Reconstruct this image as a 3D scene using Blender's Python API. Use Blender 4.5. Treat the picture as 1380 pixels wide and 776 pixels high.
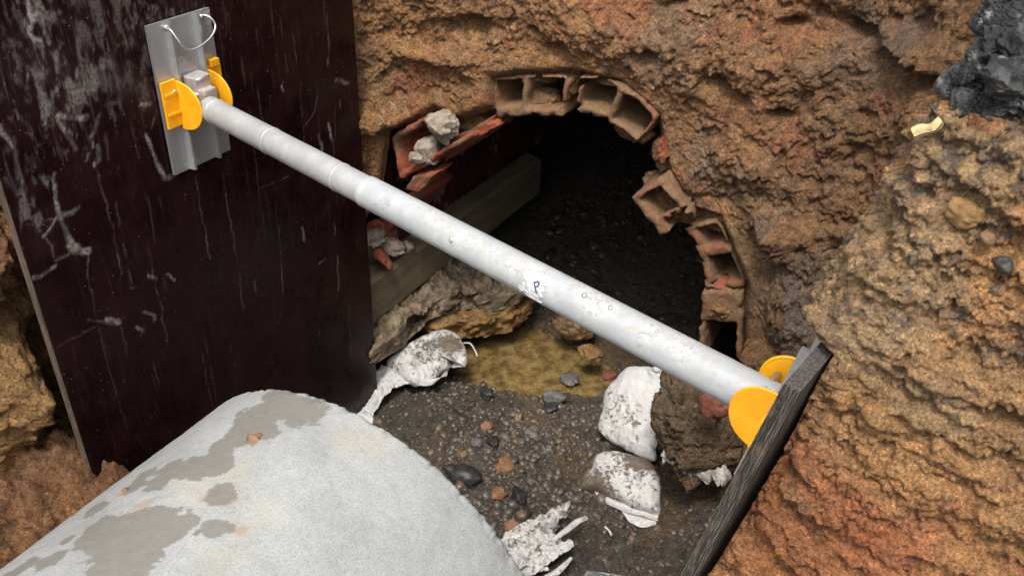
import bpy, bmesh, math, random
import numpy as np
from mathutils import Vector, Matrix

# ------------------------------------------------------------------ camera
IW, IH, FPX = 1380.0, 776.0, 1200.0
CX, CY = IW/2, IH/2
def nrm(v): return v/np.linalg.norm(v)
_D = nrm(np.array([615-CX, 2205-CY, FPX]))            # plumb direction seen by the camera
_F = np.array([1545-CX, -405-CY, FPX]); _F = nrm(_F-_D*_F.dot(_D))   # direction along the trench
_X = np.cross(_D, _F)
R = np.array([_X, _F, -_D])
ZC = 2.3                                              # camera height above the trench bottom
scene = bpy.context.scene
for o in list(bpy.data.objects): bpy.data.objects.remove(o)
COL = scene.collection
cd = bpy.data.cameras.new('camera'); cam = bpy.data.objects.new('camera', cd); COL.objects.link(cam)
cd.sensor_width = 36; cd.lens = FPX/IW*36; cd.clip_start = .02; cd.clip_end = 2000
cam.matrix_world = Matrix(((R[0,0], -R[0,1], -R[0,2], 0), (R[1,0], -R[1,1], -R[1,2], 0), (R[2,0], -R[2,1], -R[2,2], ZC), (0,0,0,1)))
scene.camera = cam
# ------------------------------------------------------------------ light
SUN_EL, SUN_AZ = math.radians(62), math.radians(166)   # azimuth clockwise from +Y (along the trench)
world = bpy.data.worlds.new('World'); scene.world = world; world.use_nodes = True
wn = world.node_tree; bg = wn.nodes['Background']
sky = wn.nodes.new('ShaderNodeTexSky'); sky.sky_type = 'NISHITA'; sky.sun_disc = False
sky.sun_elevation = SUN_EL; sky.sun_rotation = SUN_AZ; sky.dust_density = 4; sky.air_density = 1.0; sky.ozone_density = 1.0
hs = wn.nodes.new('ShaderNodeHueSaturation'); hs.inputs['Saturation'].default_value = .25   # pale overcast
wn.links.new(sky.outputs[0], hs.inputs['Color']); wn.links.new(hs.outputs[0], bg.inputs['Color'])
bg.inputs['Strength'].default_value = .16
sd = bpy.data.lights.new('sun', 'SUN'); sun = bpy.data.objects.new('sun', sd); COL.objects.link(sun)
sd.energy = 1.35; sd.angle = math.radians(12); sd.color = (1, .96, .9)
_s = Vector((math.sin(SUN_AZ)*math.cos(SUN_EL), math.cos(SUN_AZ)*math.cos(SUN_EL), math.sin(SUN_EL)))
sun.rotation_euler = _s.to_track_quat('Z', 'Y').to_euler(); sun.location = (0, 0, 8)
scene.view_settings.view_transform = 'Standard'; scene.view_settings.look = 'None'
scene.view_settings.gamma = 1; scene.view_settings.exposure = 0.98
scene.render.engine = 'CYCLES'
scene.cycles.max_bounces = 6; scene.cycles.diffuse_bounces = 4; scene.cycles.transmission_bounces = 6

# ------------------------------------------------------------------ pixel helpers (direction only; depth from the plane touched)
def wray(x, y): return R @ np.array([(x-CX)/FPX, (y-CY)/FPX, 1.0])
OFF = np.array([0, 0, ZC])
def pX(x, y, X0): d = wray(x, y); return d*X0/d[0]+OFF
def pF(x, y, F0): d = wray(x, y); return d*F0/d[1]+OFF
def pZ(x, y, up): d = wray(x, y); return d*up/d[2]+OFF
def pP(x, y, pt, n):
    d = wray(x, y); n = np.asarray(n, float); return d*(np.dot(np.asarray(pt)-OFF, n)/np.dot(d, n))+OFF

# ------------------------------------------------------------------ numpy noise
_G = np.array([[1,1,0],[-1,1,0],[1,-1,0],[-1,-1,0],[1,0,1],[-1,0,1],[1,0,-1],[-1,0,-1],[0,1,1],[0,-1,1],[0,1,-1],[0,-1,-1],[1,1,0],[-1,1,0],[0,-1,1],[0,-1,-1]], np.float32)
def _h2(a, b, c): 
    h = a ^ b ^ c; h = (h ^ (h >> np.uint32(13)))*np.uint32(1274126177); h ^= h >> np.uint32(16); h *= np.uint32(2246822519); return h ^ (h >> np.uint32(15))
def _lat(I, seed):
    U = I.astype(np.int32).view(np.uint32); k = (np.uint32(374761393), np.uint32(668265263), np.uint32(2246822519))
    A = [[(U[:,a]+np.uint32(d & 0xffffffff))*k[a]+(np.uint32((seed*974711+12345) & 0xffffffff) if a == 0 else np.uint32(0)) for d in (-1, 0, 1)] for a in range(3)]
    return A
_G = np.ascontiguousarray(_G)
def gn(P, seed=0):
    P = np.asarray(P, np.float32); I = np.floor(P); f = P-I; u = f*f*f*(f*(f*6-15)+10); A = _lat(I, seed)
    out = np.zeros(len(P), np.float32)
    for dx in (0, 1):
        wx = u[:,0] if dx else 1-u[:,0]
        for dy in (0, 1):
            wxy = wx*(u[:,1] if dy else 1-u[:,1])
            for dz in (0, 1):
                g = _G[_h2(A[0][dx+1], A[1][dy+1], A[2][dz+1]) & np.uint32(15)]
                out += wxy*(u[:,2] if dz else 1-u[:,2])*(g[:,0]*(f[:,0]-dx)+g[:,1]*(f[:,1]-dy)+g[:,2]*(f[:,2]-dz))
    return out
def fbm(P, sc, octv=4, seed=0, gain=.5):
    P = np.asarray(P, np.float32)*sc; a = 1.; s = 0
    for k in range(octv):
        s = s+a*gn(P, seed+k*17); P = P*2.03+3.7; a *= gain
    return s
def ridged(P, sc, octv=4, seed=0):
    P = np.asarray(P, np.float32)*sc; a = 1.; s = 0
    for k in range(octv):
        s = s+a*(1-np.abs(gn(P, seed+k*13))*2); P = P*2.1+1.3; a *= .5
    return s
def worley(P, sc, seed=0):
    P = np.asarray(P, np.float32)*np.float32(sc)-np.float32(.5); I = np.floor(P); f = P-I; A = _lat(I, seed)
    F1 = np.full(len(P), 9., np.float32); F2 = F1.copy(); ID = np.zeros(len(P), np.float32); q = np.float32(.8/1023); m10 = np.uint32(1023)
    for dx in (0, 1):
        for dy in (0, 1):
            for dz in (0, 1):
                h = _h2(A[0][dx+1], A[1][dy+1], A[2][dz+1]); j0 = (h & m10).astype(np.float32)*q-np.float32(.4)
                d = (dx+j0-f[:,0])**2
                d += (dy+((h >> np.uint32(10)) & m10).astype(np.float32)*q-np.float32(.4)-f[:,1])**2; d += (dz+((h >> np.uint32(20)) & m10).astype(np.float32)*q-np.float32(.4)-f[:,2])**2
                m = d < F1; F2 = np.where(m, F1, np.minimum(F2, d)); ID = np.where(m, j0, ID); F1 = np.where(m, d, F1)
    return np.sqrt(F1), np.sqrt(F2), ID*np.float32(1.25)+np.float32(.5)
def sst(a, b, x): t = np.clip((x-a)/(b-a), 0, 1); return t*t*(3-2*t)
def mix(a, b, t): return a+(b-a)*t

# ------------------------------------------------------------------ object helpers
WLOC = {}
def mk(name, V, F, mat, parent=None, origin=None, smooth=True, attrs=None, col=None, mi=None):
    """one mesh object from arrays; V in world metres; F array (M,3|4) or list of such arrays"""
    V = np.asarray(V, float)
    if not isinstance(F, list): F = [F]
    if parent is not None: org = WLOC[parent.name]
    elif origin is not None: org = np.asarray(origin, float)
    else: org = np.array([V[:,0].mean(), V[:,1].mean(), V[:,2].min()])
    me = bpy.data.meshes.new(name)
    me.vertices.add(len(V)); me.vertices.foreach_set('co', (V-org).astype(np.float32).ravel())
    loops = np.concatenate([np.asarray(f).ravel() for f in F]).astype(np.int32)
    tot = np.concatenate([np.full(len(f), np.asarray(f).shape[1]) for f in F]).astype(np.int32)
    me.loops.add(len(loops)); me.loops.foreach_set('vertex_index', loops)
    me.polygons.add(len(tot)); st = np.concatenate([[0], np.cumsum(tot)[:-1]]).astype(np.int32)
    me.polygons.foreach_set('loop_start', st); me.polygons.foreach_set('loop_total', tot)
    me.polygons.foreach_set('use_smooth', np.full(len(tot), smooth))
    for m in (mat if isinstance(mat, (list, tuple)) else [mat]): me.materials.append(m)
    if mi is not None: me.polygons.foreach_set('material_index', np.asarray(mi, np.int32))
    me.update(calc_edges=True)
    for k, a in (attrs or {}).items():
        at = me.attributes.new(k, 'FLOAT', 'POINT'); at.data.foreach_set('value', np.asarray(a, np.float32))
    if col is not None:
        at = me.attributes.new('tint', 'FLOAT_COLOR', 'POINT')
        c4 = np.ones((len(V), 4), np.float32); c4[:,:3] = np.clip(col, 0, 1); at.data.foreach_set('color', c4.ravel())
    o = bpy.data.objects.new(name, me); COL.objects.link(o)
    if parent is not None: o.parent = parent
    else: o.location = org
    WLOC[o.name] = org
    return o
def tag(o, label=None, cat=None, group=None, kind=None):
    if label: o['label'] = label
    if cat: o['category'] = cat
    if group: o['group'] = group
    if kind: o['kind'] = kind
    return o
def thing(name, label, cat, loc, group=None):
    o = bpy.data.objects.new(name, None); COL.objects.link(o); o.empty_display_size = .05
    o.location = loc; WLOC[o.name] = np.asarray(loc, float); return tag(o, label, cat, group)
def gridq(nu, nv, keep=None):
    i, j = np.meshgrid(np.arange(nu-1), np.arange(nv-1), indexing='ij')
    q = np.stack([i*nv+j, (i+1)*nv+j, (i+1)*nv+j+1, i*nv+j+1], -1).reshape(-1, 4)
    return q if keep is None else q[keep.reshape(-1)]
def compact(V, Q, *arr):
    use = np.zeros(len(V), bool); use[Q.ravel()] = True; idx = np.cumsum(use)-1
    return (V[use], idx[Q])+tuple(a[use] for a in arr)
def inpoly(x, y, poly):
    r = np.zeros(len(x), bool); n = len(poly)
    for i in range(n):
        x1, y1 = poly[i]; x2, y2 = poly[(i+1) % n]
        c = ((y1 > y) != (y2 > y)); r ^= c & (x < (x2-x1)*(y-y1)/((y2-y1) if y2 != y1 else 1e-9)+x1)
    return r
def segdist(x, y, pl, closed=False):
    d = np.full(len(x), 9.); n = len(pl)
    for i in range(n if closed else n-1):
        a = np.array(pl[i]); b = np.array(pl[(i+1) % n]); e = b-a; L = max(e@e, 1e-12)
        t = np.clip(((x-a[0])*e[0]+(y-a[1])*e[1])/L, 0, 1); d = np.minimum(d, np.hypot(x-a[0]-t*e[0], y-a[1]-t*e[1]))
    return d
def crom(P, n, closed=False):
    """smooth polyline resampled to n points"""
    P = np.asarray(P, float); m = len(P); out = []
    seg = m if closed else m-1
    for i in range(seg):
        g = lambda k: P[k % m] if closed else P[min(max(k, 0), m-1)]
        p0, p1, p2, p3 = g(i-1), g(i), g(i+1), g(i+2)
        for t in np.linspace(0, 1, 24, endpoint=False):
            out.append(.5*((2*p1)+(-p0+p2)*t+(2*p0-5*p1+4*p2-p3)*t*t+(-p0+3*p1-3*p2+p3)*t**3))
    if not closed: out.append(P[-1])
    out = np.array(out)
    if closed: out = np.vstack([out, out[:1]])
    s = np.concatenate([[0], np.cumsum(np.linalg.norm(np.diff(out[:,:3] if out.shape[1] > 3 else out, axis=0), axis=1))])
    q = np.linspace(0, s[-1], n+1)[:-1] if closed else np.linspace(0, s[-1], n)
    return np.stack([np.interp(q, s, out[:,k]) for k in range(P.shape[1])], 1)
def boxVF(c, ax, ay, az):
    """box from centre and three half-axis vectors"""
    c, ax, ay, az = map(lambda v: np.asarray(v, float), (c, ax, ay, az))
    V = np.array([c+sx*ax+sy*ay+sz*az for sx in (-1, 1) for sy in (-1, 1) for sz in (-1, 1)])
    return V, np.array([[0,1,3,2],[4,6,7,5],[0,4,5,1],[2,3,7,6],[0,2,6,4],[1,5,7,3]])
def join(parts):
    V = []; F = []; k = 0
    for v, f in parts: V.append(v); F.append(np.asarray(f)+k); k += len(v)
    return np.vstack(V), F
def bevbox(name, c, ax, ay, az, bev, mat, parent, seg=2):
    ax, ay, az = map(lambda v: np.asarray(v, float), (ax, ay, az))
    V, F = boxVF((0,0,0), (np.linalg.norm(ax),0,0), (0,np.linalg.norm(ay),0), (0,0,np.linalg.norm(az)))
    bm = bmesh.new(); vs = [bm.verts.new(v) for v in V]
    for f in F: bm.faces.new([vs[i] for i in f])
    bmesh.ops.recalc_face_normals(bm, faces=bm.faces[:])
    bmesh.ops.bevel(bm, geom=bm.edges[:], offset=bev, segments=seg, affect='EDGES', profile=.6)
    B = np.stack([nrm(ax), nrm(ay), nrm(az)])
    Vn = np.array([v.co[:] for v in bm.verts]) @ B+np.asarray(c); bm.verts.index_update()
    q = [[v.index for v in f.verts] for f in bm.faces]; bm.free()
    fs = [np.array([f for f in q if len(f) == k]) for k in sorted({len(f) for f in q})]
    return mk(name, Vn, fs, mat, parent, smooth=False)
def tubeVF(pts, rad, n=12, caps=True):
    P = np.asarray(pts, float); m = len(P); rad = np.full(m, rad) if np.isscalar(rad) else np.asarray(rad)
    T = np.gradient(P, axis=0); T /= np.maximum(np.linalg.norm(T, axis=1)[:,None], 1e-9)
    up = np.array([0,0,1.]) if abs(T[0,2]) < .9 else np.array([1.,0,0]); V = []
    u = nrm(np.cross(T[0], up))
    for i in range(m):
        u = nrm(u-T[i]*u.dot(T[i])); v = np.cross(T[i], u)
        a = np.arange(n)*2*np.pi/n; V.append(P[i]+rad[i]*(np.cos(a)[:,None]*u+np.sin(a)[:,None]*v))
    V = np.vstack(V); F = []
    i, j = np.meshgrid(np.arange(m-1), np.arange(n), indexing='ij'); jn = (j+1) % n
    q = np.stack([i*n+j, i*n+jn, (i+1)*n+jn, (i+1)*n+j], -1).reshape(-1, 4)
    F = [q]
    if caps:
        V = np.vstack([V, P[:1], P[-1:]]); k = m*n; a = np.arange(n); b = (a+1) % n
        F.append(np.concatenate([np.stack([b, a, np.full(n, k)], 1), np.stack([(m-1)*n+a, (m-1)*n+b, np.full(n, k+1)], 1)]))
    return V, F
_ICO = {}
def ico(s):
    if s not in _ICO:
        bm = bmesh.new(); bmesh.ops.create_icosphere(bm, subdivisions=s, radius=1); bm.verts.index_update()
        _ICO[s] = (np.array([v.co[:] for v in bm.verts]), np.array([[v.index for v in f.verts] for f in bm.faces])); bm.free()
    return _ICO[s]
def rotm(rx, ry, rz): return np.array((Matrix.Rotation(rz, 3, 'Z') @ Matrix.Rotation(ry, 3, 'Y') @ Matrix.Rotation(rx, 3, 'X')))
def rockV(c, rad, rot=(0,0,0), sub=4, seed=0, blocky=.25, rough=.08, fine=0):
    V, F = ico(sub); V = V.copy(); S = V+seed*7.31
    w1, w2, wid = worley(S, 1.1, seed)
    d = 1+blocky*(w2-w1-.25)+.22*fbm(S, .9, 3, seed)+rough*fbm(S, 3.1, 4, seed+5)
    if fine:
        f1, f2, fi = worley(S, 6, seed+3); d = d+fine*(.5-f1)+fine*.6*fbm(S, 14, 4, seed+9)
    # planar facets
    rng = np.random.RandomState(seed)
    for k in range(5):
        n = nrm(rng.normal(size=3)); h = rng.uniform(.62, .85); t = (V*d[:,None]) @ n
        d = np.where(t > h, d*mix(1, h/np.maximum(t, 1e-6), .75), d)
    return (V*d[:,None]*np.asarray(rad)) @ rotm(*rot).T+np.asarray(c), F
def lap(V, Q, it=2, k=.5):
    for _ in range(it):
        S = np.zeros_like(V); C = np.zeros(len(V))
        for a, b in ((0,1),(1,2),(2,3),(3,0)):
            np.add.at(S, Q[:,a], V[Q[:,b]]); np.add.at(S, Q[:,b], V[Q[:,a]]); np.add.at(C, Q[:,a], 1); np.add.at(C, Q[:,b], 1)
        V = V+k*(S/np.maximum(C, 1)[:,None]-V)
    return V

# ------------------------------------------------------------------ materials
class MT:
    def __init__(s, name):
        s.m = bpy.data.materials.new(name); s.m.use_nodes = True; s.t = s.m.node_tree; s.b = s.t.nodes['Principled BSDF']
        s.co = s.t.nodes.new('ShaderNodeTexCoord').outputs['Object']
    def n(s, t, **k):
        nd = s.t.nodes.new(t)
        for a, v in k.items(): setattr(nd, a, v)
        return nd
    def l(s, a, b): s.t.links.new(a, b)
    def noise(s, sc, det=4, rough=.6, vec=None, stretch=None, dist=0):
        nd = s.n('ShaderNodeTexNoise'); nd.inputs['Scale'].default_value = sc; nd.inputs['Detail'].default_value = det
        nd.inputs['Roughness'].default_value = rough; nd.inputs['Distortion'].default_value = dist
        v = vec or s.co
        if stretch:
            mp = s.n('ShaderNodeMapping'); mp.inputs['Scale'].default_value = stretch; s.l(v, mp.inputs[0]); v = mp.outputs[0]
        s.l(v, nd.inputs['Vector']); return nd.outputs['Fac']
    def voro(s, sc, feat='F1', vec=None):
        nd = s.n('ShaderNodeTexVoronoi', feature=feat); nd.inputs['Scale'].default_value = sc; s.l(vec or s.co, nd.inputs['Vector']); return nd.outputs['Distance']
    def ramp(s, f, stops):
        nd = s.n('ShaderNodeValToRGB'); e = nd.color_ramp.elements
        while len(e) < len(stops): e.new(.5)
        for el, (p, c) in zip(e, stops): el.position = p; el.color = (*c, 1) if len(c) == 3 else c
        s.l(f, nd.inputs[0]); return nd.outputs[0]
    def ss(s, f, a, b, x=0., y=1.):
        nd = s.n('ShaderNodeMapRange', interpolation_type='SMOOTHSTEP')
        for i, v in enumerate((a, b, x, y)): nd.inputs[i+1].default_value = v
        s.l(f, nd.inputs[0]); return nd.outputs[0]
    def mixc(s, f, a, b, mode='MIX'):
        nd = s.n('ShaderNodeMix', data_type='RGBA', blend_type=mode)
        for k, v in ((0, f), (6, a), (7, b)):
            if hasattr(v, 'is_output'): s.l(v, nd.inputs[k])
            elif k == 0: nd.inputs[k].default_value = v
            else: nd.inputs[k].default_value = (*v, 1)
        return nd.outputs[2]
    def math(s, op, a, b=0.):
        nd = s.n('ShaderNodeMath', operation=op)
        for k, v in ((0, a), (1, b)):
            if hasattr(v, 'is_output'): s.l(v, nd.inputs[k])
            else: nd.inputs[k].default_value = v
        return nd.outputs[0]
    def attr(s, name, colr=False):
        nd = s.n('ShaderNodeAttribute', attribute_name=name); return nd.outputs['Color' if colr else 'Fac']
    def bump(s, h, strength=.5, dist=.01, prev=None):
        nd = s.n('ShaderNodeBump'); nd.inputs['Strength'].default_value = strength; nd.inputs['Distance'].default_value = dist
        s.l(h, nd.inputs['Height'])
        if prev: s.l(prev, nd.inputs['Normal'])
        return nd.outputs[0]
    def fin(s, col=None, rough=.8, bump=None, spec=.3, metal=0.):
        for nm, v in (('Base Color', col), ('Roughness', rough), ('Normal', bump), ('Metallic', metal), ('Specular IOR Level', spec)):
            if v is None: continue
            if hasattr(v, 'is_output'): s.l(v, s.b.inputs[nm])
            else: s.b.inputs[nm].default_value = (*v, 1) if isinstance(v, tuple) else v
        return s.m

def m_soil(name, fine=1.0):
    """earth: large scale colour from the 'tint' attribute, grain and grit from nodes, 'wet' lowers roughness"""
    M = MT(name); c = M.attr('tint', True); wet = M.attr('wet')
    n1 = M.noise(38*fine, 8, .72); n2 = M.noise(170*fine, 6, .78); v = M.voro(95*fine); v2 = M.voro(230*fine)
    c = M.mixc(1.0, c, M.ramp(n1, [(.34, (.5,.46,.43)), (.5, (1,1,1)), (.68, (1.5,1.45,1.36))]), 'MULTIPLY')
    c = M.mixc(.9, c, M.ramp(n2, [(.36, (.30,.27,.25)), (.47, (.9,.9,.9)), (.55, (1.15,1.14,1.12)), (.66, (2.2,2.1,1.95))]), 'MULTIPLY')
    gsel = M.ss(M.noise(17, 3), .42, .58); grit = M.math('MULTIPLY', M.ss(v2, .24, .14), gsel)
    c = M.mixc(M.math('MULTIPLY', grit, .5), c, (.36,.29,.22))
    b = M.bump(n1, 1.0, .022); b = M.bump(v, .9, .010, b); b = M.bump(n2, 1.0, .010, b)
    return M.fin(c, M.ss(wet, 0, 1, .92, .38), b, .35)
M_SOIL = m_soil('earth'); M_SOILN = m_soil('earth_near', 1.7)

def m_rock(name, ca, cb, rough=.8, sc=30, bs=.6):
    M = MT(name); n = M.noise(sc, 7, .65); n2 = M.noise(sc*5, 5, .7); rnd = M.n('ShaderNodeObjectInfo').outputs['Random']
    c = M.mixc(M.ss(n, .35, .68), ca, cb); c = M.mixc(.7, c, M.ramp(n2, [(.3, (.6,.6,.6)), (.55, (1,1,1)), (.8, (1.4,1.38,1.35))]), 'MULTIPLY')
    return M.fin(c, rough, M.bump(n2, .5, .002, M.bump(n, bs, .008)), .4)
M_MUDROCK = m_rock('muddy_rock', (.10,.072,.045), (.21,.155,.10))
M_OCHRE = m_rock('ochre_clay', (.15,.082,.025), (.27,.16,.06), .7)
M_PALE = m_rock('pale_stone', (.21,.165,.12), (.40,.34,.27), .85, 45, 1.)
M_MORTAR = m_rock('mortar_rubble', (.09,.066,.043), (.29,.215,.14), .85, 30, 1.)
M_DARKST = m_rock('dark_stone', (.022,.022,.023), (.06,.055,.05), .35)
M_GREYST = m_rock('grey_stone', (.09,.085,.08), (.2,.18,.16), .5)
M_BROWNST = m_rock('brown_stone', (.12,.068,.032), (.24,.145,.07), .5)
M_ORANGEST = m_rock('orange_stone', (.20,.10,.05), (.30,.165,.09), .6)
M_REDST = m_rock('red_shard', (.17,.055,.033), (.26,.10,.06), .75)

def m_brick(name, base, dirt, amt):
    M = MT(name); n = M.noise(14, 6, .65); n2 = M.noise(90, 6, .7)
    c = M.mixc(M.ss(n, .62-amt, .78-amt), base, dirt); c = M.mixc(.8, c, M.ramp(n2, [(.3, (.6,.58,.56)), (.53, (1,1,1)), (.78, (1.45,1.4,1.35))]), 'MULTIPLY')
    return M.fin(c, .9, M.bump(n2, 1., .006, M.bump(M.noise(35, 6, .7), .8, .010)), .2)
M_BRICK = m_brick('dusty_brick', (.23,.095,.052), (.215,.13,.072), .27)
M_BRICKR = m_brick('red_brick', (.30,.085,.045), (.20,.12,.075), .16)
M_VAULT = m_brick('dark_vault', (.05,.038,.03), (.08,.065,.05), .2)  # vault lining: much darker than the bricks of the arch

# concrete pipe
M = MT('pipe_concrete'); n = M.noise(7, 6, .6); n2 = M.noise(300, 5, .75); n3 = M.noise(45, 5, .65); pores = M.ss(M.voro(110), .10, .05); psel = M.ss(M.noise(30, 3), .44, .56)
c = M.ramp(n, [(.3, (.25,.253,.247)), (.5, (.295,.30,.293)), (.72, (.335,.34,.333))])
c = M.mixc(.75, c, M.ramp(n2, [(.37, (.64,.64,.63)), (.5, (1,1,1)), (.63, (1.2,1.2,1.19))]), 'MULTIPLY')
c = M.mixc(.6, c, M.ramp(n3, [(.32, (.88,.875,.86)), (.5, (1,1,1)), (.7, (1.06,1.06,1.06))]), 'MULTIPLY')
pp = M.math('MULTIPLY', pores, psel); c = M.mixc(M.math('MULTIPLY', pp, .7), c, (.11,.105,.098))
c = M.mixc(M.math('MULTIPLY', M.attr('yellow'), .22), c, (.42,.35,.21))
c = M.mixc(M.math('MULTIPLY', M.attr('rust'), .5), c, (.30,.19,.11))
c = M.mixc(M.math('MULTIPLY', M.attr('damp'), M.ss(n3, .3, .62, .72, .95)), c, M.mixc(M.ss(n3, .35, .65), (.135,.125,.105), (.18,.168,.148)))
b = M.bump(pp, -.6, .004, M.bump(n2, .45, .0025, M.bump(n3, .3, .004)))
M_PIPE = M.fin(c, .85, b, .3)

# film faced ply (dark maroon, cement splashes in the 'splash' attribute)
def m_film(name, k=1.):
    M = MT(name); sp = M.attr('splash'); hz = M.attr('haze')
    st = M.noise(60, 6, .7, stretch=(1, 1, .07)); st2 = M.noise(170, 5, .7, stretch=(1, 1, .12)); sm = M.noise(9, 6, .65); spk = M.voro(70)
    fleck = M.math('MULTIPLY', M.ss(spk, .11, .06), M.ss(M.noise(11, 4), .46, .60))
    c = M.mixc(M.ss(sm, .4, .7), (.0105*k,.0026*k,.0032*k), (.021*k,.0058*k,.0065*k))
    veil = M.math('MULTIPLY', M.ss(st, .54, .76), M.math('ADD', M.math('MULTIPLY', hz, 1.0), .05))
    c = M.mixc(M.math('MULTIPLY', veil, .55), c, (.16,.14,.13))
    veil2 = M.math('MULTIPLY', M.ss(st2, .57, .74), M.math('ADD', M.math('MULTIPLY', hz, .85), .06))
    c = M.mixc(M.math('MULTIPLY', veil2, .5), c, (.22,.2,.185))
    wear = M.ss(M.noise(120, 5, .7), .3, .62)
    c = M.mixc(M.math('MULTIPLY', sp, M.math('ADD', M.math('MULTIPLY', wear, .75), .15)), c, (.42,.38,.34))
    c = M.mixc(M.math('MULTIPLY', fleck, .6), c, (.36,.33,.3))
    r = M.math('ADD', M.ss(sm, .3, .7, .22, .4), M.math('MULTIPLY', M.math('ADD', veil, sp), .35))
    return M.fin(c, r, M.bump(sp, .3, .002, M.bump(st2, .12, .001)), .22)
M_FILM = m_film('film_faced_ply'); M_FILM2 = m_film('red_film_faced_ply', 5.)

def m_edge(name, ca, cb, ax):
    M = MT(name); s = [1, 1, 1]; s[ax] = .04
    n = M.noise(260, 5, .7, stretch=tuple(s)); n2 = M.noise(40, 5, .6)
    c = M.mixc(M.ss(n, .38, .62), ca, cb); c = M.mixc(M.math('MULTIPLY', M.ss(n2, .52, .7), .6), c, (.19,.14,.1))
    return M.fin(c, .85, M.bump(n, .8, .003), .2)
M_PLYEDGE = m_edge('weathered_ply_edge', (.04,.035,.03), (.125,.11,.095), 2)
M_PLYEDGE2 = m_edge('ply_edge', (.05,.04,.03), (.15,.115,.08), 2)

def m_metal(name, base, dirt, amt, rough=.42, metal=.75, sc=10):
    M = MT(name); n = M.noise(sc, 8, .7); n2 = M.noise(sc*7, 5, .7); n3 = M.noise(sc*20, 4, .7)
    f = M.math('MULTIPLY', M.ss(n, .6-amt, .72-amt), M.ss(n2, .42, .62))
    c = M.mixc(.6, base, M.ramp(n2, [(.3, (.8,.8,.8)), (.7, (1.15,1.15,1.15))]), 'MULTIPLY'); c = M.mixc(M.math('MULTIPLY', f, .8), c, dirt)
    me = M.math('MULTIPLY', M.math('SUBTRACT', 1., f), metal); r = M.math('ADD', M.math('MULTIPLY', f, .4), rough)
    return M.fin(c, r, M.bump(n2, .12, .002), .5, me)
M_ALU = m_metal('brushed_aluminium', (.50,.50,.50), (.34,.29,.25), .06, .45, .8, 14)
M_ALUO = m_metal('aluminium_rubbed', (.50,.49,.48), (.5,.30,.19), .12, .5, .6, 14)
M_WIRE = m_metal('steel_wire', (.62,.63,.66), (.3,.28,.26), 0, .3, .9)
# grey-white tube with clay splashes that sit mostly on its upper half (attribute 'topside': where clay fell)
M = MT('tube_paint'); n = M.noise(16, 8, .7); n2 = M.noise(75, 7, .72); n3 = M.noise(190, 5, .7); ts = M.attr('topside'); sc_ = M.noise(55, 6, .7, stretch=(.35, 1, 1))
c = M.mixc(M.ss(n, .35, .7), (.35,.365,.37), (.455,.465,.462)); c = M.mixc(M.math('MULTIPLY', M.ss(n2, .50, .60), M.math('MULTIPLY', ts, .52)), c, (.36,.30,.22))
c = M.mixc(M.math('MULTIPLY', M.math('MULTIPLY', M.ss(n3, .53, .60), M.ss(n, .42, .58)), M.math('MULTIPLY', ts, .55)), c, (.17,.13,.09))
c = M.mixc(M.math('MULTIPLY', M.ss(sc_, .58, .67), .65), c, (.24,.245,.25)); c = M.mixc(M.math('MULTIPLY', M.ss(n, .62, .75), .4), c, (.72,.70,.66))
M_TUBE = M.fin(c, M.ss(n, .3, .7, .32, .5), M.bump(n2, .15, .002), .45, .12)
M = MT('inner_tube_metal'); n = M.noise(18, 8, .7); n2 = M.noise(70, 7, .72)
c = M.mixc(M.ss(n, .35, .7), (.37,.37,.365), (.47,.468,.46)); c = M.mixc(M.math('MULTIPLY', M.ss(n2, .5, .7), .55), c, (.40,.33,.27))
M_TUBEI = M.fin(c, .45, M.bump(n2, .12, .002), .45, .3)
M = MT('yellow_plastic'); n = M.noise(20, 6, .65); n2 = M.noise(110, 5, .7)
c = M.mixc(M.ss(n, .4, .7), (.80,.36,.008), (.86,.44,.015)); c = M.mixc(M.math('MULTIPLY', M.ss(n2, .58, .68), .4), c, (.5,.26,.05))
c = M.mixc(M.math('MULTIPLY', M.ss(M.noise(34, 6, .75), .62, .70), .55), c, (.85,.62,.25))
M_YEL = M.fin(c, .42, M.bump(n2, .1, .001), .4)

# woven bag
M = MT('woven_bag'); n = M.noise(24, 8, .75); n2 = M.noise(70, 7, .75); w_ = M.n('ShaderNodeTexWave', wave_type='BANDS', bands_direction='X'); w_.inputs['Scale'].default_value = 140; M.l(M.co, w_.inputs['Vector'])
w2 = M.n('ShaderNodeTexWave', wave_type='BANDS', bands_direction='Y'); w2.inputs['Scale'].default_value = 140; M.l(M.co, w2.inputs['Vector'])
md = M.attr('mud'); th = M.math('ADD', M.math('MULTIPLY', n2, .55), M.math('MULTIPLY', n, .45)); th = M.math('ADD', th, M.math('MULTIPLY', md, .42))
mm = M.ss(th, .585, .66); c = M.mixc(M.ss(n, .3, .7), (.46,.455,.45), (.60,.595,.58)); c = M.mixc(M.math('MULTIPLY', M.ss(th, .46, .62), .35), c, (.40,.35,.30)); c = M.mixc(mm, c, (.135,.107,.078))
b = M.bump(M.math('ADD', w_.outputs['Fac'], w2.outputs['Fac']), .25, .001); b = M.bump(mm, .6, .006, b); b = M.bump(n2, .4, .003, b)
M_BAG = M.fin(c, .62, b, .3)
M_PLASTW = m_rock('soiled_plastic_sheet', (.17,.14,.11), (.46,.43,.39), .55, 34, .4)

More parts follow.
